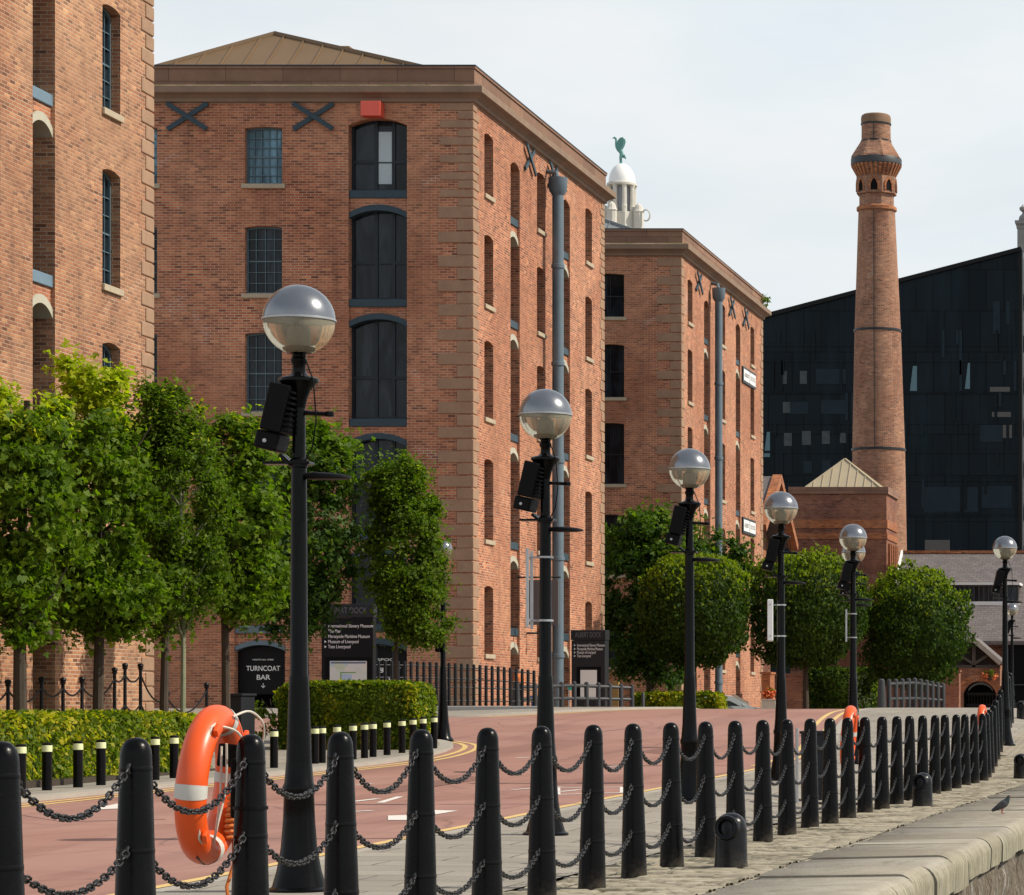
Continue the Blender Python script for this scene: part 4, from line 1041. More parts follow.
def build_pump_house():
    yr,ye=150.5,142.5; x0=xat(903,150.5); x1=9.0; zr=zat(553,yr); ze=zat(641,ye)
    org=(x0+6,146,.2)
    root=empty('slate_roofed_pub',org,'low building under a long grey slate roof with a strip dormer, behind the right-hand lamps','building')
    w=MB(); w.box(x0+.15,x1-.1,ye+.5,158,0,ze-.15); w.add([(x0+.15,ye+.5,ze-.15),(x0+.15,158,ze-.15),(x0+.15,yr,zr-.1)],[(0,2,1)]); w.build('wall',M_REDBR,root,org)
    r=MB(); 
    for (a,b) in ((ye,yr),(158.5,yr)):
        za=ze
        q=[(x0,a,za),(x1,a,za),(x1,b,zr),(x0,b,zr)]
        if a>b: q=[q[1],q[0],q[3],q[2]]
        r.quad(*[Vector(p) for p in q]); 
    r.box(x0+.1,x1-.1,ye,ye+.1,ze-.18,ze-.003)
    ro=r.build('roof',M_SLATE,root,org)
    t=MB(); t.bar((x0,yr,zr+.05),(x1,yr,zr+.05),.22,.14); t.build('ridge_tile',M_TERRA,ro,org)
    t=MB(); t.bar((x0-.04,ye,ze+.05),(x0-.04,yr,zr+.05),.10,.22); t.build('verge_board',M_WHITE,ro,org)
    # strip dormer
    sl=(zr-ze)/(yr-ye)
    def yon(py):   # point on slope hit by pixel row
        y=ye
        while y<yr and zat(py,y)>ze+sl*(y-ye): y+=.02
        return y
    yb=yon(603); yt=yon(584); zb=ze+sl*(yb-ye); ztp=zat(585,yb-.1)
    xa,xb=xat(950,yb),xat(1018,yb)
    d=MB(); d.box(xa,xb,yb-.05,yb+2.0,zb-.1,ztp); do=d.build('strip_dormer',M_TIMBER,root,org)
    g=MB(); g.quad((xa+.05,yb-.06,zb+.05),(xb-.05,yb-.06,zb+.05),(xb-.05,yb-.06,ztp-.08),(xa+.05,yb-.06,ztp-.08)); g.build('pane',M_GLASS,do,org)
    m=MB()
    n=14
    for i in range(n+1):
        x=xa+(xb-xa)*i/n; m.box(x-.03,x+.03,yb-.10,yb-.062,zb,ztp)
    m.build('louvre_frame',M_GREYPOST,do,org)
    m=MB(); m.box(xa-.1,xb+.1,yb-.2,yb+2.1,ztp+.003,ztp+.12); m.build('white_flashing',M_WHITE,do,org)
    m=MB(); m.bar((xa-.1,yb-.14,zb-.05),(xb+.1,yb-.14,zb-.05),.15,.22); m.build('dormer_sill',M_WHITE,do,org)
    # boarded front at the right, its shadow painted in as near-black
    b=MB(); b.box(xat(1004,ye),x1,ye+.2,ye+.45,0,ze-.16); b.build('shaded_boarded_front',M_DARK,root,org)
    rl=MB()
    for z in (.6,1.5,2.4): rl.box(xat(1004,ye)+.1,x1,ye+.1,ye+.16,z,z+.06)
    rl.build('hand_rail',M_GREYPOST,root,org,merge=False)
build_pump_house()
def build_porch():
    y0,y1=134.5,137.0; pxa,pxl,pxr=973.5,945.5,1001.5; zap=zat(640,y0); zev=zat(664,y0)
    xa,xl,xr=xat(pxa,y0),xat(pxl,y0),xat(pxr,y0)
    org=(xa,y0,.2)
    root=empty('gabled_porch',org,'brick gabled entrance porch with timber truss, round arch and pale roof edge','porch')
    fr=Frame('front',y0)
    wl,wr=xat(948,y0)+.0,xat(1000,y0)
    mb=MB(); a0,a1=xat(963,y0),xat(996,y0); zc=zat(681,y0)
    wall_panel(mb,fr,wl,wr,0,zat(668,y0),[(a0,a1,0,zc,.55,.5)])
    mb.quad((wl,y1,0),(wl,y0,0),(wl,y0,zev),(wl,y1,zev)); mb.quad((wr,y0,0),(wr,y1,0),(wr,y1,zev),(wr,y0,zev))
    mb.build('wall',M_REDBR,root,org)
    ar=MB(); A=arc_pts(a0,a1,zc,.55,12); B=arc_pts(a0-.25,a1+.25,zc+.3,.62,12)
    for i in range(12): ar.quad(fr(*A[i+1],-.02),fr(*A[i],-.02),fr(*B[i],-.02),fr(*B[i+1],-.02)); ar.quad(fr(*B[i+1],-.02),fr(*B[i],-.02),fr(*B[i],0),fr(*B[i+1],0))
    ar.build('brick_arch',M_TERRA,root,org)
    ga=MB(); ga.add([fr(wl,zat(668,y0),.4),fr(wr,zat(668,y0),.4),fr(xa,zap-.1,.4)],[(0,1,2)]); ga.build('gable_board',M_TIMBER,root,org)
    r=MB()
    for (p,z) in ((xl,zev),(xr,zev)):
        d=(Vector((p,0,z))-Vector((xa,0,zap))).normalized(); n=Vector((-d.z,0,d.x)); n=n if n.z>0 else -n
        a=Vector((xa,y0-.35,zap)); b=Vector((p,y0-.35,z)); e=Vector((0,y1-y0+.3,0)); t=n*.12
        r.add([a,b,b+e,a+e,a+t,b+t,b+e+t,a+e+t],[(0,1,2,3),(4,7,6,5),(0,4,5,1),(1,5,6,2),(2,6,7,3)])
    r.build('roof',M_SLATE,root,org,merge=False)
    v=MB(); 
    for p in (xl,xr): v.bar((xa,y0-.38,zap+.03),(p,y0-.38,zev+.03),.05,.20,up=(0,0,1))
    v.build('barge_board',M_CONC,root,org,merge=False)
    t=MB(); t.bar((wl,y0+.2,zat(667,y0)),(wr,y0+.2,zat(667,y0)),.15,.18); t.bar((xa,y0+.2,zat(667,y0)),(xa,y0+.2,zap-.2),.15,.16)
    for s in (-1,1): t.bar((xa,y0+.18,zat(664,y0)),(xa+s*.65,y0+.18,zat(655,y0)),.12,.12)
    t.build('timber_truss',mat_plain('weathered_truss',(.09,.075,.065),.7),root,org,merge=False)
    gt=MB(); gt.tube([(a0+.15,y0+.6,1.9)]+[(u,y0+.6,z) for u,z in reversed(arc_pts(a0+.15,a1-.15,zc-.12,.35,10))],.04,6); 
    for i in range(9): u=a0+.2+(a1-a0-.4)*i/8; gt.tube([(u,y0+.62,.3),(u,y0+.62,1.95)],.02,5)
    for z in (.9,1.4,1.9): gt.box(a0+.1,a1-.1,y0+.58,y0+.66,z,z+.12)
    gt.build('gate',M_BLACKRAIL,root,org,merge=False)
    ta=MB(); B2=arc_pts(a0+.2,a1-.2,zc-.05,.3,10); A2=arc_pts(a0+.2,a1-.2,zc-.15,.3,10)
    for i in range(10): ta.quad(fr(*A2[i+1],.55),fr(*A2[i],.55),fr(*B2[i],.55),fr(*B2[i+1],.55))
    ta.build('arch_sign',M_LEAD,root,org)
    bk=MB(); bk.box(a0-.3,a1+.3,y0+3,y0+3.2,0,zc); bk.build('inner_wall',M_DARK,root,org)
    nb=MB(); nb.box(xat(952,y0),xat(956,y0),y0-.03,y0-.002,zat(702,y0),zat(694,y0)); nb.build('notice_board',M_WHITE,root,org)
build_porch()
# brick pier wall left of porch
mb=MB(); yy=131.0; mb.box(xat(942,yy),xat(959,yy),yy,yy+.7,0,zat(672,yy)); mb.box(xat(941,yy),xat(960,yy),yy-.05,yy+.75,zat(672,yy),zat(670,yy))
tag(mb.build('gate_pier',M_REDBR,origin=(xat(950,yy),yy,0)),'square brick gate pier left of the gabled porch','pier')
mb=MB(); mb.box(xat(700,136),xat(946,136),136,136.4,0,zat(676,136)); mb.box(xat(700,136)-.05,xat(946,136),135.95,136.45,zat(676,136)+.002,zat(673.5,136))
tag(mb.build('boundary_wall',M_REDBR,origin=(-18,136,0)),'long red brick boundary wall behind the clipped trees','wall')
# gabled wing between warehouse and the fourth lamp
def build_gable_house():
    xg=-22.2; ya,yb=136.0,145.5; ym=140.4; xl=-34.0
    zap=zat(479,ym); z0=zat(529,ya); org=(-26,ym,.2)
    root=empty('gabled_house',org,'slate-roofed wing with an orange-edged gable just beyond the farther warehouse','building')
    sl=(zap-z0)/(ym-ya); z1=zap-sl*(yb-ym)
    P=[(ya,0),(yb,0),(yb,z1),(ym,zap),(ya,z0)]
    mb=MB(); A=[(xg-1.3,y,z) for y,z in P]; B=[(xl,y,z) for y,z in P]
    mb.add(A,[tuple(range(5))]); mb.add(B,[tuple(reversed(range(5)))])
    mb.quad(B[0],A[0],A[4],B[4]); mb.quad(A[1],B[1],B[2],A[2]); mb.build('wall',M_REDBR,root,org)
    for (p,q) in ((P[4],P[3]),(P[2],P[3])):
        r=MB(); a=Vector((xg-.2,p[0],p[1]+.03)); b=Vector((xg-.2,q[0],q[1]+.03)); e=Vector((xl-xg,0,0)); t=Vector((0,0,.1))
        r.add([a,b,b+e,a+e,a+t,b+t,b+e+t,a+e+t],[(0,1,2,3),(4,7,6,5),(0,4,5,1),(1,5,6,2),(2,6,7,3),(0,3,7,4)]); r.build('roof_slope',M_SLATE,root,org,merge=False)
    for (p,q) in ((P[4],P[3]),(P[2],P[3])):
        t=MB(); t.bar((xg-.15,p[0],p[1]+.05),(xg-.15,q[0],q[1]+.05),.4,.36); t.build('coping_stone',M_TERRA,root,org)
    t=MB(); t.box(xl,xg-1.2,ya-.1,yb+.1,zat(552,ya),zat(542,ya)); t.build('brick_band',M_TERRA,root,org)
    for y in (138.4,140.4,142.4):
        w=MB(); w.box(xg-1.296,xg-1.25,y-.4,y+.4,zat(575,ym),zat(549,ym)); w.build('window',M_FRAME,root,org)
build_gable_house()
# sunlit brick pier at the warehouse foot
mb=MB(); yy=127.0; mb.box(xat(761.5,yy),xat(770,yy),yy,yy+1.2,0,zat(674,yy)); mb.box(xat(760,yy),xat(771,yy),yy-.05,yy+1.25,zat(674,yy)+.002,zat(672,yy))
tag(mb.build('brick_pier',M_TERRA,origin=(xat(765,yy),yy,0)),'bright orange brick pier at the foot of the farther warehouse','pier')

# ------------------------------------------------------------------ black glass building, towers
def build_black():
    Y=255.0; x0,x1=xat(763,Y)-8,xat(1021.5,Y); sl=(zat(249,Y)-zat(316.5,Y))/(xat(1021.5,Y)-xat(763,Y))
    org=((x0+x1)/2,Y,0); fr=Frame('front',Y)
    root=empty('glass_office_building',org,'black glass wedge-shaped office block with a sloping top edge','office building')
    z1=zat(249,Y); z0=z1-sl*(x1-x0)
    mb=MB(); mb.prism([(x0,0),(x1,0),(x1,z1),(x0,z0)],fr,0,28); mb.build('facade',M_BGLASS,root,org)
    e=MB(); e.bar((x0,Y-.05,z0),(x1,Y-.05,z1),.5,.35); e.build('roof_edge',M_SIGNBLK,root,org)
    e=MB(); e.box(x1-.25,x1+.05,Y-.12,Y+1,0,z1); e.build('corner_trim',M_SIGNBLK,root,org)
    rnd=random.Random(5)
    def win(xa,ya,xb,yb,mat,nm='window',px2=None):
        w=MB(); q=[(xat(xa,Y),zat(yb,Y)),(xat(xb,Y),zat(yb,Y)),(xat(xb,Y),zat(ya,Y)),(xat(xa,Y),zat(ya,Y))]
        if px2: q[3]=(xat(px2,Y),zat(ya,Y))
        w.prism(q,fr,-.06,.02); w.build(nm,mat,root,org)
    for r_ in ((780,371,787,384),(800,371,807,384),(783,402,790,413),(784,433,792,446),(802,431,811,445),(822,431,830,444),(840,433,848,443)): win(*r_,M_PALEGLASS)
    for r_ in ((816,369,846,384),(790,402,808,414),(821,400,846,414),(804,461,812,473),(822,460,831,473),(924,487,960,512),(964,487,978,512),(982,486,1012,508),(993,301,1000,334),(1006,301,1010,324),(980,425,1003,442)): win(*r_,M_DKGLASS)
    for r_ in ((910,366,917,391),(965,363,970,389),(764,432,770,457)): win(r_[0],r_[1],r_[2],r_[3],M_TEALGLASS,'glass_fin',r_[0]+3)
    for r_ in ((990,387,1010,392),(992,412,1011,417),(1003,425,1012,438),(925,540,950,552)): win(*r_,mat_plain('warm_dim_glass',(.05,.045,.04),.3,var=.4))
    # storey lines and facade fins
    for py in (345,361,393,423,452,480,513,520):
        t=MB(); xa=x0+.3; t.box(xa,x1-.4,Y-.09,Y-.003,zat(py,Y)-.10,zat(py,Y)+.10) if zat(py,Y)<z0-1 else t.box(max(xa,x0+(zat(py,Y)+1-z0)/sl),x1-.4,Y-.09,Y-.003,zat(py,Y)-.10,zat(py,Y)+.10)
        t.build('storey_band',M_BGLASS,root,org)
    for i in range(44):
        px=rnd.uniform(770,1016); pa=rnd.choice([330,361,393,423,452,480]); pb=pa+rnd.choice([14,28,30]); top=316.5-(px-763)*67.5/258.5
        if pa<top+10: continue
        t=MB(); x=xat(px,Y); t.box(x-.12,x+.12,Y-.14,Y-.093,zat(pb,Y),zat(pa,Y)); t.build('facade_fin',M_DKGLASS if i%3==0 else M_BGLASS,root,org)
build_black()
def build_pale_block():
    Y=285.0; org=(xat(1040,Y),Y,0)
    root=empty('pale_office_block',org,'sliver of pale office block at the right edge beyond the black glass building','office building')
    mb=MB(); mb.box(xat(1022,Y),xat(1120,Y),Y,Y+20,0,zat(258,Y)); mb.build('wall',M_WHITE,root,org)
    t=MB()
    for i in range(10): z=3+i*4; t.box(xat(1024.5,Y),xat(1118,Y),Y-.05,Y-.003,z,z+1.6)
    t.build('window_band',M_DKGLASS,root,org)
build_pale_block()
def build_stone_tower():
    Y=430.0; k=F/Y; cx=xat(1035,Y); org=(cx,Y,0)
    root=empty('stone_tower',org,'grey stone tower with domed cap at the right edge, above the black glass building','tower')
    hw=xat(1035,Y)-xat(1018.6,Y); zc=zat(225,Y)
    mb=MB(); mb.box(cx-hw,cx+hw,Y-hw,Y+hw,0,zc); mb.build('shaft',M_STONEG,root,org)
    t=MB(); t.rect_sweep(cx-hw,cx+hw,Y-hw,Y+hw,[(0,zc-.3),(.3,zc-.2),(.35,zc+.25),(0,zc+.3),(-hw,zc+.3)]); t.rect_sweep(cx-hw,cx+hw,Y-hw,Y+hw,[(0,zat(231,Y)),(.12,zat(231,Y)+.05),(.12,zat(231,Y)+.3),(0,zat(231,Y)+.35)]); t.build('cornice',M_STONEG,root,org)
    t=MB(); t.lathe([(hw*.93,zc+.28),(hw*1.0,zat(220,Y)),(hw*.96,zat(217,Y)),(hw*.8,zat(214.5,Y)),(hw*.78,zat(213,Y)),(hw*.55,zat(210.5,Y)),(.5,zat(205,Y)),(.3,zat(198,Y)),(.01,zat(190,Y))],cx,Y,24); t.build('dome',M_STONEG,root,org)
    t=MB(); x=xat(1023.2,Y); t.lathe([(.1,zat(213,Y)),(.45,zat(211,Y)),(.5,zat(208.5,Y)),(.12,zat(206.5,Y)),(.01,zat(205,Y))],x,Y-hw*.3,10); t.build('finial',M_STONEG,root,org)
build_stone_tower()
def build_liver():
    Y=500.0; k=Y/F; cx=xat(622,Y); org=(cx,Y,0)
    root=empty('domed_clock_tower',org,'white stone tower top with small white dome, beyond the farther warehouse','tower')
    z=lambda py: EYE+(HY-py)*k
    mb=MB(); mb.lathe([(13.2*k*math.cos(R(a)),z(183)+19.5*k*math.sin(R(a))) for a in range(0,91,9)],cx,Y,32,caps=False); mb.build('dome',M_DOME,root,org)
    t=MB(); t.lathe([(13.4*k,z(186.5)),(15*k,z(186)),(15*k,z(184)),(13.4*k,z(183))],cx,Y,32); t.build('cornice',M_STONEW,root,org)
    t=MB(); t.lathe([(9.2*k,z(260)),(9.2*k,z(186))],cx,Y,24); t.build('drum_core',mat_plain('shadowed_recess',(.30,.31,.33),.8),root,org)  # core greyed in its colour to paint the shade behind the columns
    for i in range(8):
        a=R(22.5+45*i); t=MB(); x,y=cx+12*k*math.cos(a),Y+12*k*math.sin(a)
        t.lathe([(2.6*k,z(226)),(2.6*k,z(209)),(2.9*k,z(208)),(2.4*k,z(206)),(2.3*k,z(189)),(2.8*k,z(187)),(2.8*k,z(185))],x,y,8,smooth=False); t.build('column',M_STONEW,root,org)
    t=MB(); t.lathe([(15.2*k,z(260)),(15.2*k,z(213.5)),(14*k,z(213)),(9*k,z(212.5))],cx,Y,8,smooth=False,phase=R(22.5)); t.build('balustrade',M_STONEW,root,org)
    for i in range(4):
        a=R(-20+90*i); x,y=cx+19*k*math.cos(a),Y+19*k*math.sin(a)
        t=MB(); t.lathe([(5.2*k,z(262)),(5.2*k,z(214)),(6*k,z(213)),(4.8*k,z(211)),(3.5*k,z(207)),(.2*k,z(204))],x,y,10,smooth=False); t.build('turret',M_STONEW,root,org)
    t=MB(); t.box(cx-26*k,cx+26*k,Y-26*k,Y+26*k,0,z(262)); t.build('tower_body',M_STONEW,root,org)
    # scroll on the right
    t=MB(); pts=[(cx+(26+4*math.cos(R(a)))*k,Y-10*k,z(217)+4*k*math.sin(R(a))*1.4) for a in range(-120,150,20)]; t.tube(pts,.8*k,6); t.build('scroll_bracket',M_STONEW,root,org)
    # bird
    zb=z(163.6); b=(cx-.1,Y,zb)
    P=lambda px,py: Vector(((px-CX)*k,Y,z(py)))
    m=MB()
    # body: rings along tail->breast->neck->head
    axis=[(623.5,158,.5),(622,154,1.6),(619.5,149.5,2.9),(618,146,3.0),(616.6,143,1.7),(616.2,140.5,1.0),(615.8,138.6,1.2),(614.6,137.6,1.1),(612.5,138.2,.35)]
    m.tube([P(a,c) for a,c,_ in axis],[r_*k for *_,r_ in axis],10)
    for s in (-1,1):     # raised wings
        out=[(617,146),(618.2,141.5),(621,138.6),(624,138),(625,141),(623.8,146),(621.5,150.5),(619,150)]
        fn=lambda u,zz,d,s=s: Vector((u,Y+s*(1.2*k+.25*max(0,(zz-z(150))))+d,zz))
        poly=[((px-CX)*k,z(py)) for px,py in out][::-1]
        m.prism(poly,fn,-.12,.12)
    for dx in (-.15,.25): m.tube([P(621.5,153)+Vector((0,dx,0)),P(620.6,158)+Vector((0,dx,0)),P(621,164)+Vector((0,dx,0))],[.28,.2,.2],6)
    tl=[(623,156),(624.6,154.5),(626,158),(625,159)]
    m.prism([((px-CX)*k,z(py)) for px,py in tl][::-1],lambda u,zz,d:Vector((u,Y+d,zz)),-.3,.3)
    o=m.build('bird_statue',M_VERD,origin=b,merge=False)
    tag(o,'green copper bird statue with raised wings standing on the white dome','statue')
build_liver()
# ================================================================== foliage
def leaf_arrays(P,N,size,rng,maple=False,fold=.18,droop=.25):
    n=len(P)
    N=N/np.linalg.norm(N,axis=1,keepdims=True)
    ref=rng.normal(size=(n,3)); ref[:,2]-=droop*2
    D=ref-N*np.sum(ref*N,axis=1,keepdims=True); D/=np.maximum(np.linalg.norm(D,axis=1,keepdims=True),1e-6)
    S=np.cross(N,D); sz=(size*rng.uniform(.65,1.3,n))[:,None]
    if not maple:
        w=.34
        v=np.stack([P, P+D*sz*.5+S*sz*w+N*sz*fold, P+D*sz, P+D*sz*.5-S*sz*w+N*sz*fold],axis=1).reshape(-1,3)
        f=np.arange(n*4).reshape(n,4)
        return v,f
    vs=[P]
    for a,l in ((-.95,.72),(0,1.0),(.95,.72)):
        d=D*math.cos(a)+S*math.sin(a); s=S*math.cos(a)-D*math.sin(a)
        vs+= [P+(d*.55+s*.26)*sz*l+N*sz*fold*.5, P+d*sz*l, P+(d*.55-s*.26)*sz*l+N*sz*fold*.5]
    v=np.stack(vs,axis=1).reshape(-1,3)
    b=np.arange(n)[:,None]*10
    f=np.concatenate([np.concatenate([b,b+1+3*k,b+2+3*k,b+3+3*k],axis=1) for k in range(3)],axis=0)
    return v,f
def link_mesh(me,name,parent,loc=(0,0,0)):
    o=bpy.data.objects.new(name,me); COL.objects.link(o)
    if parent is not None: o.parent=parent
    o.location=loc; return o
def crown_mesh(name,lobes,nclump,per,cr,size,seed,mats,young=.0,young_from=.6,maple=True,extra=None):
    """lobes: (cx,cy,cz,rx,ry,rz) local"""
    rng=np.random.default_rng(seed); L=np.array(lobes,float)
    vol=L[:,3]*L[:,4]*L[:,5]; which=rng.choice(len(L),nclump,p=vol**.8/(vol**.8).sum())
    d=rng.normal(size=(nclump,3)); d/=np.linalg.norm(d,axis=1,keepdims=True)
    rad=rng.uniform(.25,1,nclump)**.45
    C=L[which,:3]+d*L[which,3:6]*rad[:,None]
    csz=rng.uniform(.5,1.5,nclump)*cr*1.08
    idx=np.repeat(np.arange(nclump),per); n=len(idx)
    off=rng.normal(size=(n,3)); off/=np.linalg.norm(off,axis=1,keepdims=True)
    off*= (np.minimum(np.abs(rng.normal(0,.56,n)),1.25)*csz[idx])[:,None]; off[:,2]*=.85
    P=C[idx]+off
    ctr=L[:,:3].mean(axis=0)
    out=P-ctr; out/=np.maximum(np.linalg.norm(out,axis=1,keepdims=True),1e-6)
    N=out*.6+np.array([0,0,.30])+rng.normal(size=(n,3))*.62
    mid=np.zeros(n,int)
    if young>0:
        top=(P[:,2]-(L[:,2]-L[:,5]).min())/((L[:,2]+L[:,5]).max()-(L[:,2]-L[:,5]).min())
        prob=np.clip((top-young_from)/(1-young_from),0,1)**1.2*young*1.6+.02
        cl=rng.uniform(0,1,nclump)[idx]*.6+rng.uniform(0,1,n)*.4
        mid=(cl<prob).astype(int)
    v,f=leaf_arrays(P,N,size,rng,maple)
    if maple: mid=np.tile(mid,3)
    return raw_mesh(name,v,f,mats,mid)
def make_trunk(root,hgt,r,seed,bark,limbs,bend=.1):
    rnd=random.Random(seed); mb=MB()
    pts=[]; n=8
    for i in range(n+1):
        t=i/n; pts.append((bend*math.sin(t*2.2+seed)*t,bend*math.cos(t*1.7+seed)*t-bend*0,hgt*t-.1*(i==0)))
    mb.tube(pts,[r*(1.25 if i==0 else 1)*(1-.6*i/n) for i in range(n+1)],9)
    for k in range(limbs):
        t=rnd.uniform(.42,.85); i=int(t*n); p=Vector(pts[i]); a=rnd.uniform(0,6.28); l=rnd.uniform(.5,1.0)*hgt*.14
        q=p+Vector((math.cos(a)*l*.6,math.sin(a)*l*.6,l*.7)); e=q+Vector((math.cos(a)*l*.35,math.sin(a)*l*.35,l*.6))
        mb.tube([p,(p+q)/2+Vector((0,0,-.04)),q,e],[r*.38*(1.1-t*.5),r*.3,r*.2,r*.07],6)
    return mb.build('trunk',bark,root,(0,0,0),merge=False)
def tree(px,Y,lobes_px,label,group,hgt_px,r,seed,leafmats,young,nclump,per,cr,size,bark=M_BARK,maple=True,limbs=14,ydepth=1.0,zb=None,yf=.6):
    x=xat(px,Y); z0=h(x,Y)+.05 if zb is None else zb; k=Y/F
    root=empty('tree',(x,Y,z0),label,'tree',group)
    lob=[((cx-px)*k,dy,zat(cy,Y)-z0,rx*k,rx*k*ydepth,ry*k) for cx,cy,rx,ry,dy in lobes_px]
    make_trunk(root,zat(hgt_px,Y)-z0,r,seed,bark,limbs)
    me=crown_mesh('crown',lob,nclump,per,cr,size,seed,leafmats,young,maple=maple,young_from=yf)
    link_mesh(me,'crown',root)
    return root
GT='trees in front of the warehouses'
tree(21,47.4,[(12,520,60,105,0),(20,420,42,62,.2),(-10,590,60,60,0),(16,372,14,30,0),(-12,380,16,36,0)],'broad maple cut off by the left edge, with dark trunk behind the yellow-green hedge',GT,400,.12,11,[L_MAPLE,L_MAPLEY],.75,115,250,.37,.105)
tree(98,50.5,[(96,500,47,108,0),(90,412,34,52,.1),(108,592,50,46,0),(74,368,11,24,0),(98,362,11,22,.1),(118,385,12,24,0)],'tall maple with bright yellow-green top shoots, standing before the near warehouse end',GT,390,.10,12,[L_MAPLE,L_MAPLEY],.9,115,250,.37,.105)
tree(163,54.5,[(158,545,34,92,0),(150,470,26,62,0)],'slim maple with dark trunk behind the young pale-stemmed tree',GT,430,.085,13,[L_MAPLE,L_MAPLEY],.15,70,230,.36,.105)
tree(182,51.8,[(168,420,36,38,0),(180,495,46,72,0),(188,578,42,50,0)],'young slender tree with pale straight stem and small dense leaves',GT,420,.05,14,[L_YOUNG,L_MAPLEY],.12,230,170,.27,.075,bark=M_PALEBARK,maple=False,limbs=22)
tree(226,57.0,[(240,520,36,90,0),(232,455,30,45,0),(252,580,30,36,0)],'maple with dark leaning trunk beside the bar entrance, left of the near lamp post',GT,430,.09,15,[L_MAPLE,L_MAPLEY],.20,90,230,.37,.105)
tree(306,64.0,[(312,540,46,85,0),(320,470,36,50,0),(288,600,40,40,0)],'shady maple standing directly behind the near lamp post',GT,450,.10,16,[L_DARK,L_MAPLE],.5,130,150,.42,.11,yf=.3)
tree(397,64.6,[(406,560,38,80,0),(402,492,33,38,0),(418,606,34,38,0)],'upright small-leaved tree in front of the black loading bay, beside the directory sign',GT,480,.06,17,[L_YOUNG,L_MAPLEY],.10,230,190,.30,.085,maple=False,limbs=20)
GR='trees in the middle distance'
tree(650,107.0,[(632,598,36,84,0),(672,605,40,84,.3),(690,568,50,44,0),(730,566,20,32,0),(652,545,36,34,0)],'loose dark-leaved tree rising behind the clipped trees at the corner of the farther warehouse',GR,540,.16,18,[L_DARK,L_MAPLE],.45,300,140,.5,.15,limbs=16,yf=.35)

def topiary(px,Y,x0,x1,y0,y1,label,seed,r=.12,bump=.20,pw=2.5):
    x=xat(px,Y); z0=h(x,Y)+.02; k=Y/F
    root=empty('clipped_tree',(x,Y,z0),label,'clipped tree','clipped hornbeams beyond the road crest')
    c=Vector((xat((x0+x1)/2,Y)-x,0,zat((y0+y1)/2,Y)-z0)); rx=(x1-x0)/2*k; rz=(y1-y0)/2*k
    make_trunk(root,c.z,r,seed,M_BARK,8,bend=.03)
    rng=np.random.default_rng(seed); n=17500
    d=rng.normal(size=(n,3)); d/=np.linalg.norm(d,axis=1,keepdims=True)
    s=(np.abs(d)**pw).sum(axis=1)**(-1/pw)
    nz=np.array([noise.noise((a*2.3+seed,b*2.3,e*2.3))+.6*noise.noise((a*5+seed,b*5,e*5))+.35*noise.noise((a*11,b*11+seed,e*11)) for a,b,e in d])
    depth=np.abs(rng.normal(size=n))*.07
    rad=s*(1+bump*nz-depth)+np.minimum(rng.exponential(.014,n)*(1+1.6*(d[:,2]>.4)),.07)
    P=np.array(c)+d*rad[:,None]*np.array([rx,rx,rz])
    N=d*.7+rng.normal(size=(n,3))*.6; N[:,2]*=.6
    v,f=leaf_arrays(P,N,.125,rng,False,droop=-.8)
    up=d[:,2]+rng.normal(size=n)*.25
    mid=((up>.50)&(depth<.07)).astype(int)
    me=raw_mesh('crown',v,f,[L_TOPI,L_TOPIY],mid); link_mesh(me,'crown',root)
    core=MB(); pr=[(rx*.80*math.sin(a)**.7 if 0<a<3.14 else .001,c.z-rz*.80*math.cos(a)) for a in [math.pi*i/12 for i in range(13)]]
    core.lathe(pr,c.x,0,20,caps=False); core.build('inner_foliage',L_TOPI,root,merge=False)
topiary(694,100,642,746,559,665,'clipped ball tree on the left of three, beside the third lamp post',21)
topiary(806,103,750,864,556,666,'clipped ball tree in the middle of three, above the tall box hedge',22)
topiary(914,106,864,966,572,686,'clipped tree on the right of three, with a ragged outline before the slate roof',23,bump=.30,pw=2.3)

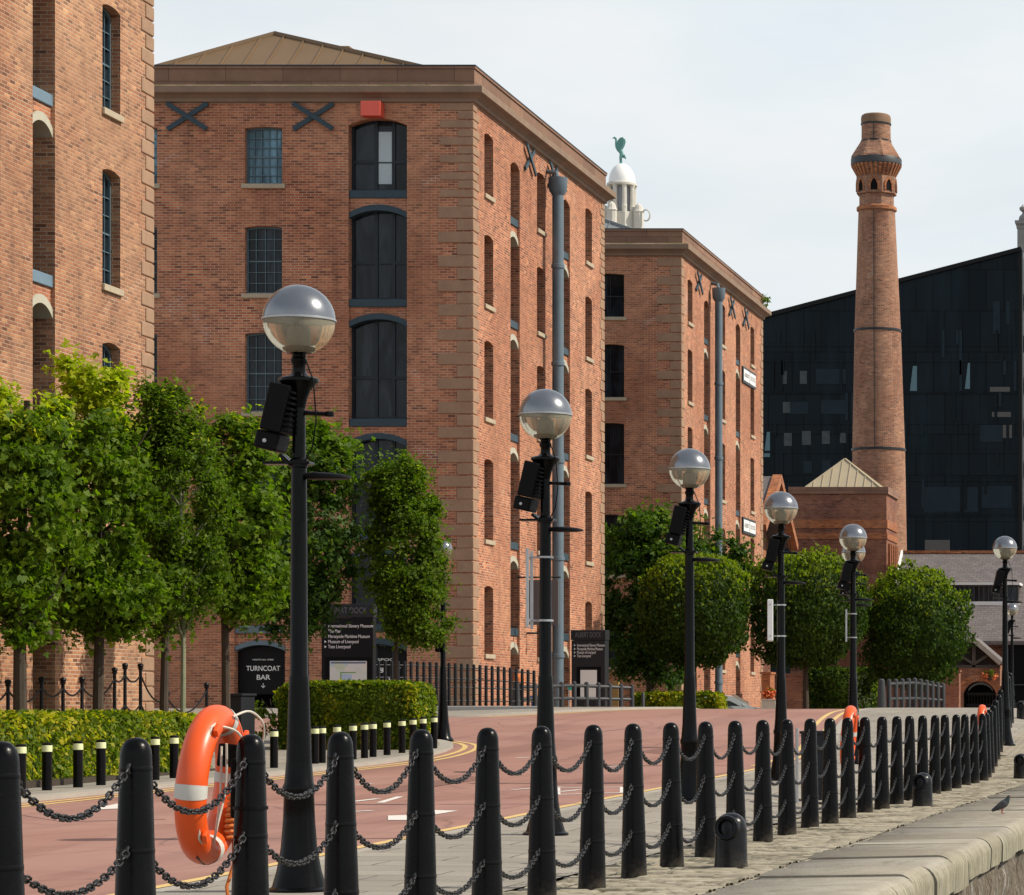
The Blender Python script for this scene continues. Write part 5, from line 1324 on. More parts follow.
def hedge(name,x0,x1,y0,y1,zb,ht,label,mats,n,size,seed,young=.3,round_=.15,group='hedges'):
    rng=np.random.default_rng(seed)
    ax,ay,az=x1-x0,y1-y0,ht
    areas=np.array([ay*az,ay*az,ax*az,ax*az,ax*ay*1.3]); which=rng.choice(5,n,p=areas/areas.sum())
    u=rng.uniform(size=(n,2)); P=np.zeros((n,3)); Nn=np.zeros((n,3))
    ins=np.abs(rng.normal(size=n))*.07
    for k,(axis,side) in enumerate(((0,0),(0,1),(1,0),(1,1),(2,1))):
        m=which==k; o=[i for i in range(3) if i!=axis]
        P[m,o[0]]=u[m,0]; P[m,o[1]]=u[m,1]; P[m,axis]=side; Nn[m,axis]=1 if side else -1
    P=P*np.array([ax,ay,az])-Nn*ins[:,None]
    nz=np.array([noise.noise((a*1.1+seed,b*1.1,c*1.1))*.13+noise.noise((a*3+seed,b*3,c*3))*.08 for a,b,c in P])
    P+=Nn*nz[:,None]; P+=Nn*(rng.exponential(.018,n)*(1+2*(which==4)))[:,None]
    # soften the arrises
    c=np.array([ax/2,ay/2,az*.45]); q=(P-c)/np.array([ax/2,ay/2,az*.55]); l=(np.abs(q)**8).sum(axis=1)**(1/8); P=c+(P-c)/np.maximum(1,l)[:,None]
    Nv=Nn*.7+np.array([0,0,.4])+rng.normal(size=(n,3))*.5
    v,f=leaf_arrays(P,Nv,size,rng,False)
    cl=np.array([noise.noise((a*2.2+9,b*2.2,c_*2.2)) for a,b,c_ in P])*.8+rng.uniform(-.5,.5,n)
    mid=(cl>.5-young).astype(int)
    # dense inner volume so nothing shines through
    i_=.16; bx=np.array([(a,b,c_) for c_ in (0,az-i_) for b in (i_,ay-i_) for a in (i_,ax-i_)],float)
    bf=np.array([(4,5,7,6),(0,1,5,4),(2,6,7,3),(0,4,6,2),(1,3,7,5)])
    f2=np.concatenate([f,bf+len(v)]); v2=np.concatenate([v,bx]); mid=np.concatenate([mid,np.zeros(5,int)])
    me=raw_mesh(name,v2,f2,mats,mid)
    o=link_mesh(me,name,None,(x0,y0,zb)); return tag(o,label,'hedge',group)
def hz(x,y): return h(x,y)+.09
hedge('hedge',-19.1,-17.45,36,50.6,.22,1.08,'low yellow-green hedge along the pavement behind the short banded bollards',[L_HEDGE,L_YELL],26000,.095,31,.42)
yb=60.5
hedge('hedge',xat(276,yb),xat(437,yb+1.6),yb,yb+1.7,.5,zat(681.5,yb)-.52,'trimmed box hedge with brightly lit right end, in front of the bar and directory sign',[L_HEDGE,L_YELL],26000,.085,32,.12)
hedge('hedge',xat(633,98),xat(720,98),98,99.2,.95,zat(693,98)-.95,'low yellowish hedge behind the curved grey railing and the third lamp post',[L_HEDGE,L_YELL],5000,.12,33,.45)
hedge('hedge',xat(803,110),xat(875,110),110,112,.3,zat(668,110)-.3,'tall square green hedge under the middle clipped tree',[L_TOPI,L_HEDGE],11000,.12,34,.25)
# small plants by the bar door and weeds on the parapet
def shrub(px,py0,py1,Y,w,label,seed,n=500,cat='shrub',name='shrub',zb=None,mats=None,size=.09):
    x=xat(px,Y); zb=zat(py1,Y) if zb is None else zb; ht=zat(py0,Y)-zb
    root=empty(name,(x,Y,zb),label,cat)
    mb=MB(); rnd=random.Random(seed)
    for i in range(5): mb.tube([(0,0,0),(rnd.uniform(-.4,.4)*w*.4,rnd.uniform(-.3,.3)*w*.4,ht*.4),(rnd.uniform(-1,1)*w*.35,rnd.uniform(-1,1)*w*.35,ht*.8)],[.012,.01,.004],5)
    mb.build('stem',M_BARK,root,merge=False)
    me=crown_mesh('foliage',[(0,0,ht*.55,w/2,w/2,ht*.48)],max(8,n//25),25,.14,size,seed,mats or [L_HEDGE,L_YELL],.3,maple=False); link_mesh(me,'foliage',root)
shrub(277,687,735,61,1.0,'small leafy shrub between the dark cabinet and the box hedge',41,700,zb=.6)
shrub(762,295,306,133,1.0,'weedy grass tuft growing on the parapet corner of the farther warehouse',42,200,'plant','parapet_weed',zb=zat(306,133)-.35,size=.12)

# planting bed under the left hedge
mb=MB(); mb.box(-19.6,-17.3,35,51.5,.0,.36); tag(mb.build('planting_bed',M_SOIL),kind='structure')

# ================================================================== chain bollards on the quay
def chain_mesh(p0,p1,sag,lod):
    p0,p1=Vector(p0),Vector(p1); L=(p1-p0).length; n=max(8,int(L*1.06/.042))
    pts=[p0.lerp(p1,t)+Vector((0,0,-sag*4*t*(1-t))) for t in [i/n for i in range(n+1)]]
    maj,mi={0:(10,6),1:(8,4),2:(6,4)}[lod]
    a=np.arange(maj)*2*np.pi/maj; b=np.arange(mi)*2*np.pi/mi
    A,B=np.meshgrid(a,b,indexing='ij'); R1,R2,w=.0135,.0145,.0060
    lx=(R1+w*np.cos(B))*np.cos(A)+np.sign(np.round(np.cos(A),6))*.0125; ly=(R2+w*np.cos(B))*np.sin(A); lz=w*np.sin(B)
    loc=np.stack([lx,ly,lz],-1).reshape(-1,3)
    i=np.arange(maj)[:,None]; j=np.arange(mi)[None,:]
    fq=np.stack([i*mi+j,((i+1)%maj)*mi+j,((i+1)%maj)*mi+(j+1)%mi,i*mi+(j+1)%mi],-1).reshape(-1,4)
    V=[];Fc=[]
    for k in range(n):
        c=(pts[k]+pts[k+1])/2; t=(pts[k+1]-pts[k]).normalized(); s=t.cross(Vector((0,0,1))).normalized(); u=s.cross(t)
        ang=R(45 if k%2 else -45)+.25*math.sin(k*2.1); s2=s*math.cos(ang)+u*math.sin(ang); u2=u*math.cos(ang)-s*math.sin(ang)
        Mx=np.array([list(t),list(s2),list(u2)])
        V.append(loc@Mx+np.array(c)); Fc.append(fq+k*len(loc))
    return np.concatenate(V),np.concatenate(Fc)
M_CHAIN=mat_plain('weathered_black_chain',(.022,.022,.024),.40,.4,var=.7,scale=25)
BX=-5.18
pxs=[3,135,250,342,420,487,542,592,634,672,706,736,763,787,810,830,848,865,882,896.5,910,922.5,934.5,945.5,955.5,965,974,983]
bol=[(BX,-BX*F/(CX-p)) for p in pxs]
n0=len(bol)
for i in range(1,11):
    y=bol[n0-1][1]+1.95*i; bol.append((BX-1.16*(y-57.1)/21,y))
def bollard_proto():
    r=empty('chain_bollard',(0,0,0),'x','bollard','quayside chain bollards')
    mb=MB(); mb.lathe([(.108,-.12),(.108,0),(.105,.05),(.071,1.19),(.068,1.215),(.060,1.24),(.044,1.262),(.022,1.273),(.0,1.276)],0,0,28,caps=False)
    mb.build('post',M_BOLLARD,r)
    for z in (1.13,.75,.365):
        rr=.108-.037*z/1.19+.0005
        c=MB(); c.lathe([(rr,z-.012),(rr+.0006,z-.01),(rr+.0006,z+.01),(rr,z+.012)],0,0,28,caps=False); c.build('collar',M_BLACK,r)
        for s in (-1,1):
            e=MB(); e.tube([(0,s*(rr+.002+.016*math.sin(a)),z+.02*math.cos(a)) for a in [math.pi*i/6 for i in range(7)]],.008,6); e.build('chain_eye',M_CHAIN,r)
    return r
bp=bollard_proto()
blist=[]
for i,(x,y) in enumerate(bol):
    o=bp if i==0 else copy_tree(bp)
    zz=h(x,y)+.035; o.location=(x,y,zz); blist.append((x,y,zz))
    nm=ordinal(i+1)
    extra=''
    if i==2: extra=' with a lifebuoy'
    if i==17: extra=' with a lifebuoy'
    if i>=n0: extra=', on the ramp'
    o['label']=f'black domed iron bollard, {nm} from the left in the quayside row{extra}'
    o.rotation_euler=(R(random.uniform(-.5,.5)),R(random.uniform(-.6,.6)),(0 if i<n0 else math.atan2(1.16,21))+R(random.uniform(-3,3)))
ROWN=['topmost','middle','lowest']
for i in range(len(blist)-1):
    a,b=Vector(blist[i]),Vector(blist[i+1]); d=(b-a); d.z=0; d.normalize()
    lod=0 if a.y<26 else 1 if a.y<44 else 2
    for k,(z,sag) in enumerate(((1.13,.235),(.75,.215),(.365,.185))):
        rr=.108-.037*z/1.19+.014
        p=a+d*rr+Vector((0,0,z)); q=b-d*rr+Vector((0,0,z)); L=(q-p).length
        v,f=chain_mesh(p-a,q-a,sag*min(1.1,L/1.55)*random.uniform(.86,1.12),lod)
        me=raw_mesh('chain',v,f,[M_CHAIN],smooth=True)
        o=link_mesh(me,'chain',None,a)
        tag(o,f'{ROWN[k]} black chain between the {ordinal(i+1)} and {ordinal(i+2)} quayside bollards','chain','chains between the quayside bollards')

# mooring heads
def mooring():
    r=empty('mooring_bollard',(0,0,0),'x','mooring bollard','mooring bollards on the quay edge')
    mb=MB(); mb.lathe([(.150,-.05),(.150,0),(.143,.06),(.137,.33),(.134,.37),(.122,.41),(.10,.442),(.066,.466),(.03,.478),(0,.48)],0,0,28,caps=False); mb.build('post',M_MOOR,r)
    d=Vector((-.28,-.93,.12)).normalized()
    n=MB(); c=Vector((0,0,.335)); u=d.cross(Vector((0,0,1))).normalized(); w=u.cross(d)
    prof=[(.112,.05),(.112,.135),(.104,.150),(.088,.152),(.072,.146),(.068,.12),(.066,.02)]
    vs=[];N=24
    for rr,t in prof:
        for k in range(N):
            a=2*math.pi*k/N; vs.append(c+d*t+(u*math.cos(a)+w*math.sin(a))*rr)
    fs=[(i*N+k,i*N+(k+1)%N,(i+1)*N+(k+1)%N,(i+1)*N+k) for i in range(len(prof)-1) for k in range(N)]
    n.add(vs,fs,0,True); n.build('hooded_mouth',M_MOOR,r)
    h_=MB(); vs=[c+d*.1+(u*math.cos(2*math.pi*k/N)+w*math.sin(2*math.pi*k/N))*.067 for k in range(N)]; h_.add(vs,[tuple(range(N))]); h_.build('bore',M_DARK,r)
    e=MB(); e.tube([c+d*.108+u*(.022*math.cos(a))+w*(.030*math.sin(a)-.01) for a in [2*math.pi*i/10 for i in range(10)]],.010,6,closed=True); e.build('shackle',M_GALV,r)
    return r
mp_=mooring()
for i,(px,py) in enumerate(((731,863),(922.5,804),(1021,777),(1022,717))):
    o=mp_ if i==0 else copy_tree(mp_)
    if i<2: y=EYE*F/(py-HY)*.975
    else: y=[58.5,79][i-2]
    x=xat(px,y); o.location=(x,y,h(x,y)+.035); o.rotation_euler.z=[.15,.05,.1,0][i]
    o['label']=['squat black mooring post with hooded mouth, nearest the camera on the quay','squat black mooring post in front of the twenty-first bollard','squat black mooring post cut by the right edge, beyond the pigeon','squat black mooring post at the right edge, farthest along the quay'][i]

# ================================================================== lamp posts
def flood(root,k=1):
    f=empty('floodlight',(0,0,0),None,None); f.parent=root
    return f
def lamp_proto():
    r=empty('lamp_post',(0,0,0),'x','lamp post','globe lamp posts along the quay')
    mb=MB()
    mb.lathe([(.235,-.1),(.235,.015),(.20,.035),(.165,.16),(.135,.33),(.118,.55),(.112,.74),(.122,.76),(.122,.80),(.108,.83),(.094,1.0),(.080,1.45),(.074,1.6),(.074,1.64),(.066,1.66),(.061,2.6),(.057,3.2),(.057,3.24),(.068,3.25),(.068,3.30),(.05,3.32),(.047,3.72)],0,0,28,caps=False)
    mb.build('post',M_LAMPBLK,r)
    c=MB(); c.lathe([(.047,3.70),(.062,3.78),(.085,3.835),(.128,3.885),(.150,3.905),(.150,3.925),(.135,3.935),(.075,3.95),(.052,3.975),(.048,4.03),(.060,4.05),(.062,4.075),(.048,4.09),(.052,4.11),(.115,4.155),(.118,4.17),(.06,4.175)],0,0,28); c.build('collar',M_LAMPBLK,r)
    R0=.267; zc=4.375
    g=MB(); g.lathe([(R0*math.sin(R(a)),zc-R0*math.cos(R(a))) for a in list(range(20,86,6))+[91]],0,0,40,caps=False); 
    g.build('globe_bowl',M_BOWL,r)
    t=MB(); t.lathe([((R0+.003)*math.cos(R(a)),zc+(R0+.003)*math.sin(R(a))) for a in range(1,91,6)]+[(.0,zc+R0+.003)],0,0,40,caps=False); t.build('globe_cap',M_CAP,r)
    b=MB(); b.lathe([((R0+.003),zc-.006),(R0+.008,zc-.004),(R0+.008,zc+.008),(R0+.003,zc+.012)],0,0,40,caps=False); b.build('globe_seam',M_GALV,r)
    i_=MB(); i_.lathe([(.05,4.16),(.085,4.18),(.08,4.32),(.05,4.34),(.035,4.36),(.045,4.44),(.0,4.47)],0,0,16); i_.build('lamp_gear',M_LAMPIN,r)
    # floodlight, leaning, on the -X side
    fl=empty('floodlight',(-.095,0,3.67),None,None); fl.parent=r; fl.rotation_euler=(0,R(13),0)
    bx=MB(); bx.box(-.125,.04,-.17,.17,-.17,.20); bx.build('housing',M_BLACKSAT,fl,bevel=.015)
    for k in range(8):
        fn=MB(); z=-.15+.042*k; fn.box(.041,.10-.004*k,-.16,.16,z,z+.018); fn.build('cooling_fin',M_BLACKSAT,fl,bevel=.003)
    gb=MB(); gb.box(-.15,.03,-.14,.14,-.315,-.172); gb.build('gear_box',M_BLACKSAT,fl,bevel=.02)
    bt=MB(); bt.lathe([(.0,0),(.016,.0),(.016,.01),(0,.012)],0,0,8); o=bt.build('bolt',M_GALV,fl); o.location=(-.07,-.132,-.25); o.rotation_euler=(R(90),0,0)
    br=MB(); br.bar((-.13,-.04,3.34),(-.05,-.04,3.27),.05,.03); br.bar((-.13,.04,3.34),(-.05,.04,3.27),.05,.03); br.box(-.26,.10,-.07,.07,3.268,3.29); br.build('floodlight_bracket',M_LAMPBLK,r,merge=False,bevel=.004)
    lb=MB(); lb.tube([(.03,0,3.665),(.23,0,3.655)],.018,8); lb.lathe([(.0,3.63),(.03,3.635),(.034,3.655),(.03,3.675),(0,3.68)],.235,0,10); lb.build('ladder_bar',M_LAMPBLK,r,merge=False)
    ar=MB(); rings=[(.05,.03,.03),(.12,.07,.038),(.24,.10,.036),(.34,.085,.026),(.395,.03,.012)]
    vs=[];N=12
    for x,w,t in rings:
        for k in range(N):
            a=2*math.pi*k/N; vs.append((x,w*math.cos(a),3.175-.02*(x-.05)+t*math.sin(a)*(1 if math.sin(a)>0 else .6)))
    ar.add(vs,[(i*N+k,i*N+(k+1)%N,(i+1)*N+(k+1)%N,(i+1)*N+k) for i in range(4) for k in range(N)]+[tuple(range(N))[::-1],tuple(4*N+k for k in range(N))],0,True); ar.build('street_luminaire',M_BLACKSAT,r)
    cb=MB(); cb.tube([(.05,-.06,4.12),(.14,-.09,3.9),(.16,-.09,3.6),(.13,-.08,3.4),(.06,-.06,3.28)],.006,5); cb.build('cable',M_BLACKSAT,r)
    return r
lp=lamp_proto()
DL=7.3
def banner(root,kind,org):
    """panel or frame turned along the sight line, at the left of the post"""
    z1,z0={'grey':(2.97,2.15),'white':(2.90,2.24),'slim':(2.98,2.36)}[kind]
    xo=-.17 if kind!='slim' else -.13; a=math.atan2(-root.location.x,root.location.y)-root.rotation_euler.z
    d=Vector((-math.sin(a),math.cos(a),0)); nn=Vector((math.cos(a),math.sin(a),0)); c=Vector((xo,0,(z0+z1)/2))
    if kind=='white':
        m=MB(); m.obox(c,nn*.045,d*.30,(0,0,(z1-z0)/2)); m.build('banner_panel',M_WHITE,root,bevel=.01)
    else:
        for s in (-1,1):
            m=MB(); m.obox(c+d*.3*s+nn*(.02*s if kind=='grey' else 0),nn*.016,d*.02,(0,0,(z1-z0)/2)); m.build('frame_bar',M_GALV,root,bevel=.004)
    for z in (z1-.08,z0+.08):
        t=MB(); q=Vector((xo,0,z)); t.tube([q-d*.31,q+d*.31],.012,6); t.tube([q,(-.05,0,z)],.012,6); t.lathe([(.07,z-.012),(.082,z-.01),(.082,z+.01),(.07,z+.012)],0,0,16); t.build('banner_bracket',M_GALV,root,merge=False)
lamps=[(299,285,None),(545.5,389,None),(689.5,448.5,None),(781,491.5,None),(853,524,None)]
labels=['tall black lamp post with half-silvered globe, first and largest, beside the orange lifebuoy',
 'black globe lamp post with a silver banner frame, second from the left',
 'black globe lamp post without a banner, third from the left, before a clipped tree',
 'black globe lamp post carrying a white banner, fourth from the left',
 'black globe lamp post with a slim frame and another globe right behind it',
 'black globe lamp post on the bridge ramp before the slate roof',
 'pale globe lamp post hidden behind the fifth lamp, only its globe showing',
 'small distant globe lamp post behind the last large lamp at the right',]
roots=[]
for i,(px,pt,_) in enumerate(lamps):
    y=DL*F/(CX-px); x=-DL; ztop=zat(pt,y)
    roots.append((x,y,ztop))
roots.append((xat(1005,69),69.0,zat(536,69)))
roots.append((xat(853.5,63.5),63.5,zat(540.5,63.5)))
roots.append((xat(1012,95),95.0,zat(603,95)))
lampobjs=[]
for i,(x,y,zt) in enumerate(roots):
    o=lp if i==0 else copy_tree(lp)
    z0=h(x,y)+.035; s=(zt-z0)/4.645
    o.location=(x,y,z0); o.scale=(1,1,1)
    o['label']=labels[i]; lampobjs.append((o,s))
    sc=s if .85<s<1.2 else s
    o.scale=(sc*.5+.5,sc*.5+.5,sc) if False else (sc,sc,sc)
    o.rotation_euler.z=R([0,-4,3,8,12,10,0,0][i])
print('lamp scales',[round(s,3) for _,s in lampobjs])
banner(lampobjs[1][0],'grey',None); banner(lampobjs[3][0],'white',None); banner(lampobjs[4][0],'slim',None)
# slim lamp by the box hedge
def small_lamp():
    y=66.0; x=xat(443,y); z0=h(x,y)+.02; r=empty('lamp_post',(x,y,z0),'slimmer black globe lamp post standing at the right end of the box hedge','lamp post','globe lamp posts along the quay')
    mb=MB(); zt=zat(540,y)-z0
    mb.lathe([(.23,-.1),(.23,.02),(.17,.10),(.12,.45),(.09,.9),(.075,1.6),(.06,1.64),(.055,3.0),(.045,zt-.35)],0,0,20,caps=False); mb.build('post',M_LAMPBLK,r)
    g=MB(); g.lathe([(.2*math.sin(R(a)),zt-.2-.2*math.cos(R(a))) for a in range(0,91,10)],0,0,24,caps=False); g.build('globe_bowl',M_BOWL,r)
    g=MB(); g.lathe([(.203*math.cos(R(a)),zt-.2+.203*math.sin(R(a))) for a in range(0,91,10)],0,0,24,caps=False); g.build('globe_cap',M_CAP,r)
    b=MB(); b.box(-.15,-.055,-.1,.1,1.95,2.45); b.build('control_box',M_BLACKSAT,r,bevel=.01)
    c=MB(); c.lathe([(.05,zt-.55),(.12,zt-.45),(.12,zt-.42),(.05,zt-.38)],0,0,16); c.build('collar',M_LAMPBLK,r)
small_lamp()

# ================================================================== lifebuoys
def lifebuoy(px,label,detail,tilt=.05):
    y=-BX*F/(CX-px)+.05; x=BX-.262; zc=h(x,y)+1.05
    root=empty('lifebuoy',(x,y,zc-.40),label,'lifebuoy','lifebuoys on the quayside row')
    root.rotation_euler=(R(-4),R(5),R(3.2))
    RM,rt=.342,.078; C=Vector((0,0,.40)); N1,N2=72,20
    vs=[];fs=[];mi=[]
    for i in range(N1):
        a=2*math.pi*i/N1
        for j in range(N2):
            b=2*math.pi*j/N2; rad=RM+rt*math.cos(b)*.95
            vs.append((rt*1.0*math.sin(b),rad*math.cos(a),C.z+rad*math.sin(a)))
    for i in range(N1):
        for j in range(N2): fs.append((i*N2+j,i*N2+(j+1)%N2,((i+1)%N1)*N2+(j+1)%N2,((i+1)%N1)*N2+j))
    m=MB(); m.add(vs,fs,0,True); m.build('ring',M_ORANGE,root)
    for a0 in (80,188,280,10):
        b_=MB(); vs=[];n1=6
        for i in range(n1+1):
            a=R(a0-5.5+11*i/n1)
            for j in range(N2):
                b=2*math.pi*j/N2; rr=rt+.0025; rad=RM+rr*math.cos(b)*.95; vs.append((rr*math.sin(b),rad*math.cos(a),C.z+rad*math.sin(a)))
        b_.add(vs,[(i*N2+j,i*N2+(j+1)%N2,(i+1)*N2+(j+1)%N2,(i+1)*N2+j) for i in range(n1) for j in range(N2)],0,True); b_.build('white_band',M_BAND,root)
    # grab rope looping between fixings
    for k in range(4):
        a0=45+90*k; pts=[]
        for i in range(13):
            t=i/12; a=R(a0+90*t); rad=RM+rt*.85-.05*math.sin(math.pi*t); pts.append((.05+.01*math.sin(math.pi*t),rad*math.cos(a)*.98,C.z+rad*math.sin(a)*.98))
        rp=MB(); rp.tube(pts,.0065,6); rp.build('grab_rope',M_ROPE,root)
        a=R(a0); fx=MB(); fx.obox((.078,RM*1.13*math.cos(a),C.z+RM*1.13*math.sin(a)),(.012,0,0),(0,.022*math.cos(a),.022*math.sin(a)),(0,-.03*math.sin(a),.03*math.cos(a))); fx.build('rope_fixing',M_ORANGE,root,bevel=.006)
    if detail:
        # loops of loose pale rope, orange throwing line wrapped inside
        for (pts) in ([(.08,-.02,.76),(.13,.10,.80),(.17,.24,.74),(.15,.30,.62),(.10,.24,.58)],[(.05,-.22,.70),(.12,-.05,.68),(.15,.10,.56),(.12,.16,.50),(.09,.12,.52)],[(.06,-.10,.60),(.08,-.10,.35),(.07,-.08,.12),(.06,-.05,.08)],[(.05,.02,.62),(.06,.06,.40),(.05,.02,.2),(.05,-.02,.1)]):
            P=[Vector(p) for p in pts]; S=[]
            for i in range(len(P)-1):
                for t in range(5):
                    t/=5; p0=P[max(i-1,0)];p1=P[i];p2=P[i+1];p3=P[min(i+2,len(P)-1)]
                    S.append(.5*((2*p1)+(-p0+p2)*t+(2*p0-5*p1+4*p2-p3)*t*t+(-p0+3*p1-3*p2+p3)*t**3))
            S.append(P[-1]); rp=MB(); rp.tube(S,.0062,6); rp.build('grab_rope',M_ROPE,root)
        ol=MB(); pts=[]
        for i in range(90):
            a=i*.55; pts.append((.085+.035*math.sin(a),.19+.055*math.cos(a),.36-.0026*i))
        ol.tube(pts,.012,5); ol.build('throwing_line',M_OROPE,root)
        ol=MB(); ol.tube([(.09,.19,.16),(.10,.22,.0),(.09,.17,-.12),(.11,.24,-.30),(.10,.22,-.5)],.010,5); ol.build('throwing_line',M_OROPE,root)
        wf=MB(); wf.tube([(.02,-.18,.02),(.02,-.05,-.01),(.02,.12,.0),(.02,.22,.05)],.005,6); wf.build('hanging_wire',M_FRAME,root)
        hk=MB(); hk.box(.0,.20,.05,.13,.50,.62); hk.build('holder_strap',M_BLACKSAT,root,bevel=.01)
    return root
lifebuoy(250,'bright orange lifebuoy with white bands and ropes hung on the third bollard, nearest the camera',True)
lifebuoy(865,'orange lifebuoy half hidden behind the seventeenth bollard, in the middle of the row',False)
lifebuoy(992,'small orange lifebuoy showing above the far end of the level bollard row',False)
# bracket for each lifebuoy, fixed to its bollard
bobs=[o for o in bpy.data.objects if o.name.startswith('chain_bollard')]
bobs.sort(key=lambda o:o.location.y)
for i in (2,17,28):
    m=MB(); m.box(-.10,-.062,-.03,.03,.84,1.15); m.build('lifebuoy_bracket',M_BLACKSAT,bobs[i],bevel=.015)
    m=MB(); m.lathe([(.082,.885),(.088,.887),(.088,.903),(.082,.905)],0,0,24); m.build('fixing_band',M_BLACKSAT,bobs[i])

# ================================================================== short banded bollards
sb=[(21,790),(47,794),(78,791),(101,788),(155,784),(174,781),(274,769),(315,770),(322,770),(337,767),(353,766),(364.5,764),(373,763),(387,762),(402,761),(413,760.5),(423,760),(434,758)]
def short_proto():
    r=empty('short_bollard',(0,0,0),'x','bollard','short bollards with pale bands along the road')
    m=MB(); m.lathe([(.067,-.1),(.067,.56)],0,0,18,caps=False); m.build('post',M_BLACK,r)
    m=MB(); m.lathe([(.0675,.56),(.070,.562),(.070,.645),(.0675,.648)],0,0,18,caps=False); m.build('reflective_band',M_REFL,r)
    m=MB(); m.lathe([(.067,.648),(.067,.672),(.05,.685),(0,.69)],0,0,18,caps=False); m.build('cap',M_BLACK,r)
    return r
sp_=short_proto()
for i,(px,py) in enumerate(sb):
    y=16.75*F/(CX-px); x=-16.75
    if px>300: y*=1.0
    o=sp_ if i==0 else copy_tree(sp_)
    o.location=(x,y,h(x,y)+.035)
    o['label']=f'short black bollard with pale reflective band, {ordinal(i+1)} from the left along the far kerb'
# dark cabinet near the bar
mb=MB(); x0,x1=xat(228,59.5),xat(241.5,59.5); mb.box(x0,x1,59.5,60.3,.5,zat(696,59.5)); mb.box(x0-.03,x1+.03,59.47,60.33,zat(696,59.5)+.001,zat(696,59.5)+.05)
tag(mb.build('street_cabinet',M_SIGNGREY,origin=((x0+x1)/2,59.9,.5),bevel=.012),'dark grey street cabinet between the leaning maple and the near lamp post','cabinet')
mb=MB(); y=41.5; x0,x1=xat(801,y),xat(829,y); mb.box(x0,x1,y,y+.55,h(x0,y)+.05,zat(731,y)-.04); mb.box(x0-.02,x1+.02,y-.02,y+.57,zat(731,y)-.039,zat(731,y))
for i in range(3): mb.box(x0+.04,x1-.04,y-.012,y-.002,.2+.3*i,.22+.3*i)
tag(mb.build('utility_cabinet',M_SIGNGREY,origin=((x0+x1)/2,y,.05),bevel=.008),'charcoal metal cabinet behind the fourteenth to sixteenth bollards','cabinet')
mb=MB(); y=41.0; x=xat(797,y); mb.tube([(x,y,h(x,y)),(x,y,zat(728,y))],.022,8)
tag(mb.build('steel_pole',M_GALV,origin=(x,y,0)),'thin steel pole beside the charcoal cabinet','pole')

# ================================================================== chain-post fence before the near warehouse
fp=[(-22,680,'low'),(8,679,'low'),(41.5,676,'low'),(63,677,'low'),(82,676,'low'),(114.6,667,'high'),(125,662.6,'high'),(140.5,663,'high'),(167,690,'low'),(206.5,682,'low')]
pl=[]
for i,(px,py,kd) in enumerate(fp):
    y=20.9*F/(CX-px); x=-20.9; z0=h(x,y)+.09; zt=zat(py,y)
    r=empty('chain_post',(x,y,z0),f'thin black ball-topped post, {ordinal(i+1)} from the left in the chain fence','post','posts of the chain fence')
    H=zt-z0; m=MB(); m.lathe([(.055,-.1),(.055,.08),(.036,.12),(.030,H-.13),(.05,H-.11),(.05,H-.09)],0,0,12); m.build('shaft',M_BLACKRAIL,r)
    m=MB(); m.lathe([(.0,H-.10),(.045,H-.085),(.058,H-.05),(.045,H-.015),(0,H)],0,0,12,caps=False); m.build('ball_finial',M_BLACKRAIL,r)
    pl.append((x,y,z0,H,kd))
for i in range(len(pl)-1):
    a,b=pl[i],pl[i+1]
    for k,fz in enumerate((.86,.55,.24)):
        if a[4]=='low' and b[4]=='low' and k==2: continue
        p=Vector((a[0],a[1]+.04,a[2]+a[3]*fz)); q=Vector((b[0],b[1]-.04,b[2]+b[3]*fz)); L=(q-p).length
        pts=[p.lerp(q,t/12)+Vector((0,0,-.16*L*4*(t/12)*(1-t/12))) for t in range(13)]
        m=MB(); m.tube(pts,.017,6)
        tag(m.build('chain',M_BLACKRAIL,origin=p),f'{["upper","second","bottom"][k]} sagging chain between the {ordinal(i+1)} and {ordinal(i+2)} posts before the near warehouse','chain','chains of the post fence')

# ================================================================== railings
def bar_railing():
    A=Vector((xat(372,78.5),78.5,0)); B=Vector((xat(534,83),83.0,0)); org=(A.x,A.y,1.3)
    r=empty('bar_railing',org,'black vertical-bar railing on a low plinth at the foot of the central warehouse','railing')
    n=26; zb=lambda t: zat(705,78.5+4.5*t); zt=lambda t: zat(660.5+9.5*t*t,78.5+4.5*t)
    for i in range(n+1):
        t=i/n; p=A.lerp(B,t); m=MB(); rr=.045
        m.lathe([(rr,zb(t)-.02),(rr,zt(t)-.05),(rr*.8,zt(t)-.015),(0,zt(t))],p.x,p.y,10,caps=False); m.build('bar',M_BLACKRAIL,r,org)
    for f in (.9,.62,.42,.1):
        m=MB(); m.tube([(*A.lerp(B,t).xy,zb(t)+(zt(t)-zb(t))*f) for t in [i/8 for i in range(9)]],.018,6); m.build('rail',M_BLACKRAIL,r,org)
    d=(B-A).normalized(); m=MB()
    m.obox(((A.x+B.x)/2,(A.y+B.y)/2,1.2),d*((B-A).length/2+.1),Vector((-d.y,d.x,0))*.14,(0,0,.22)); m.build('plinth',M_PANELGREY,r,org,bevel=.02)
bar_railing()
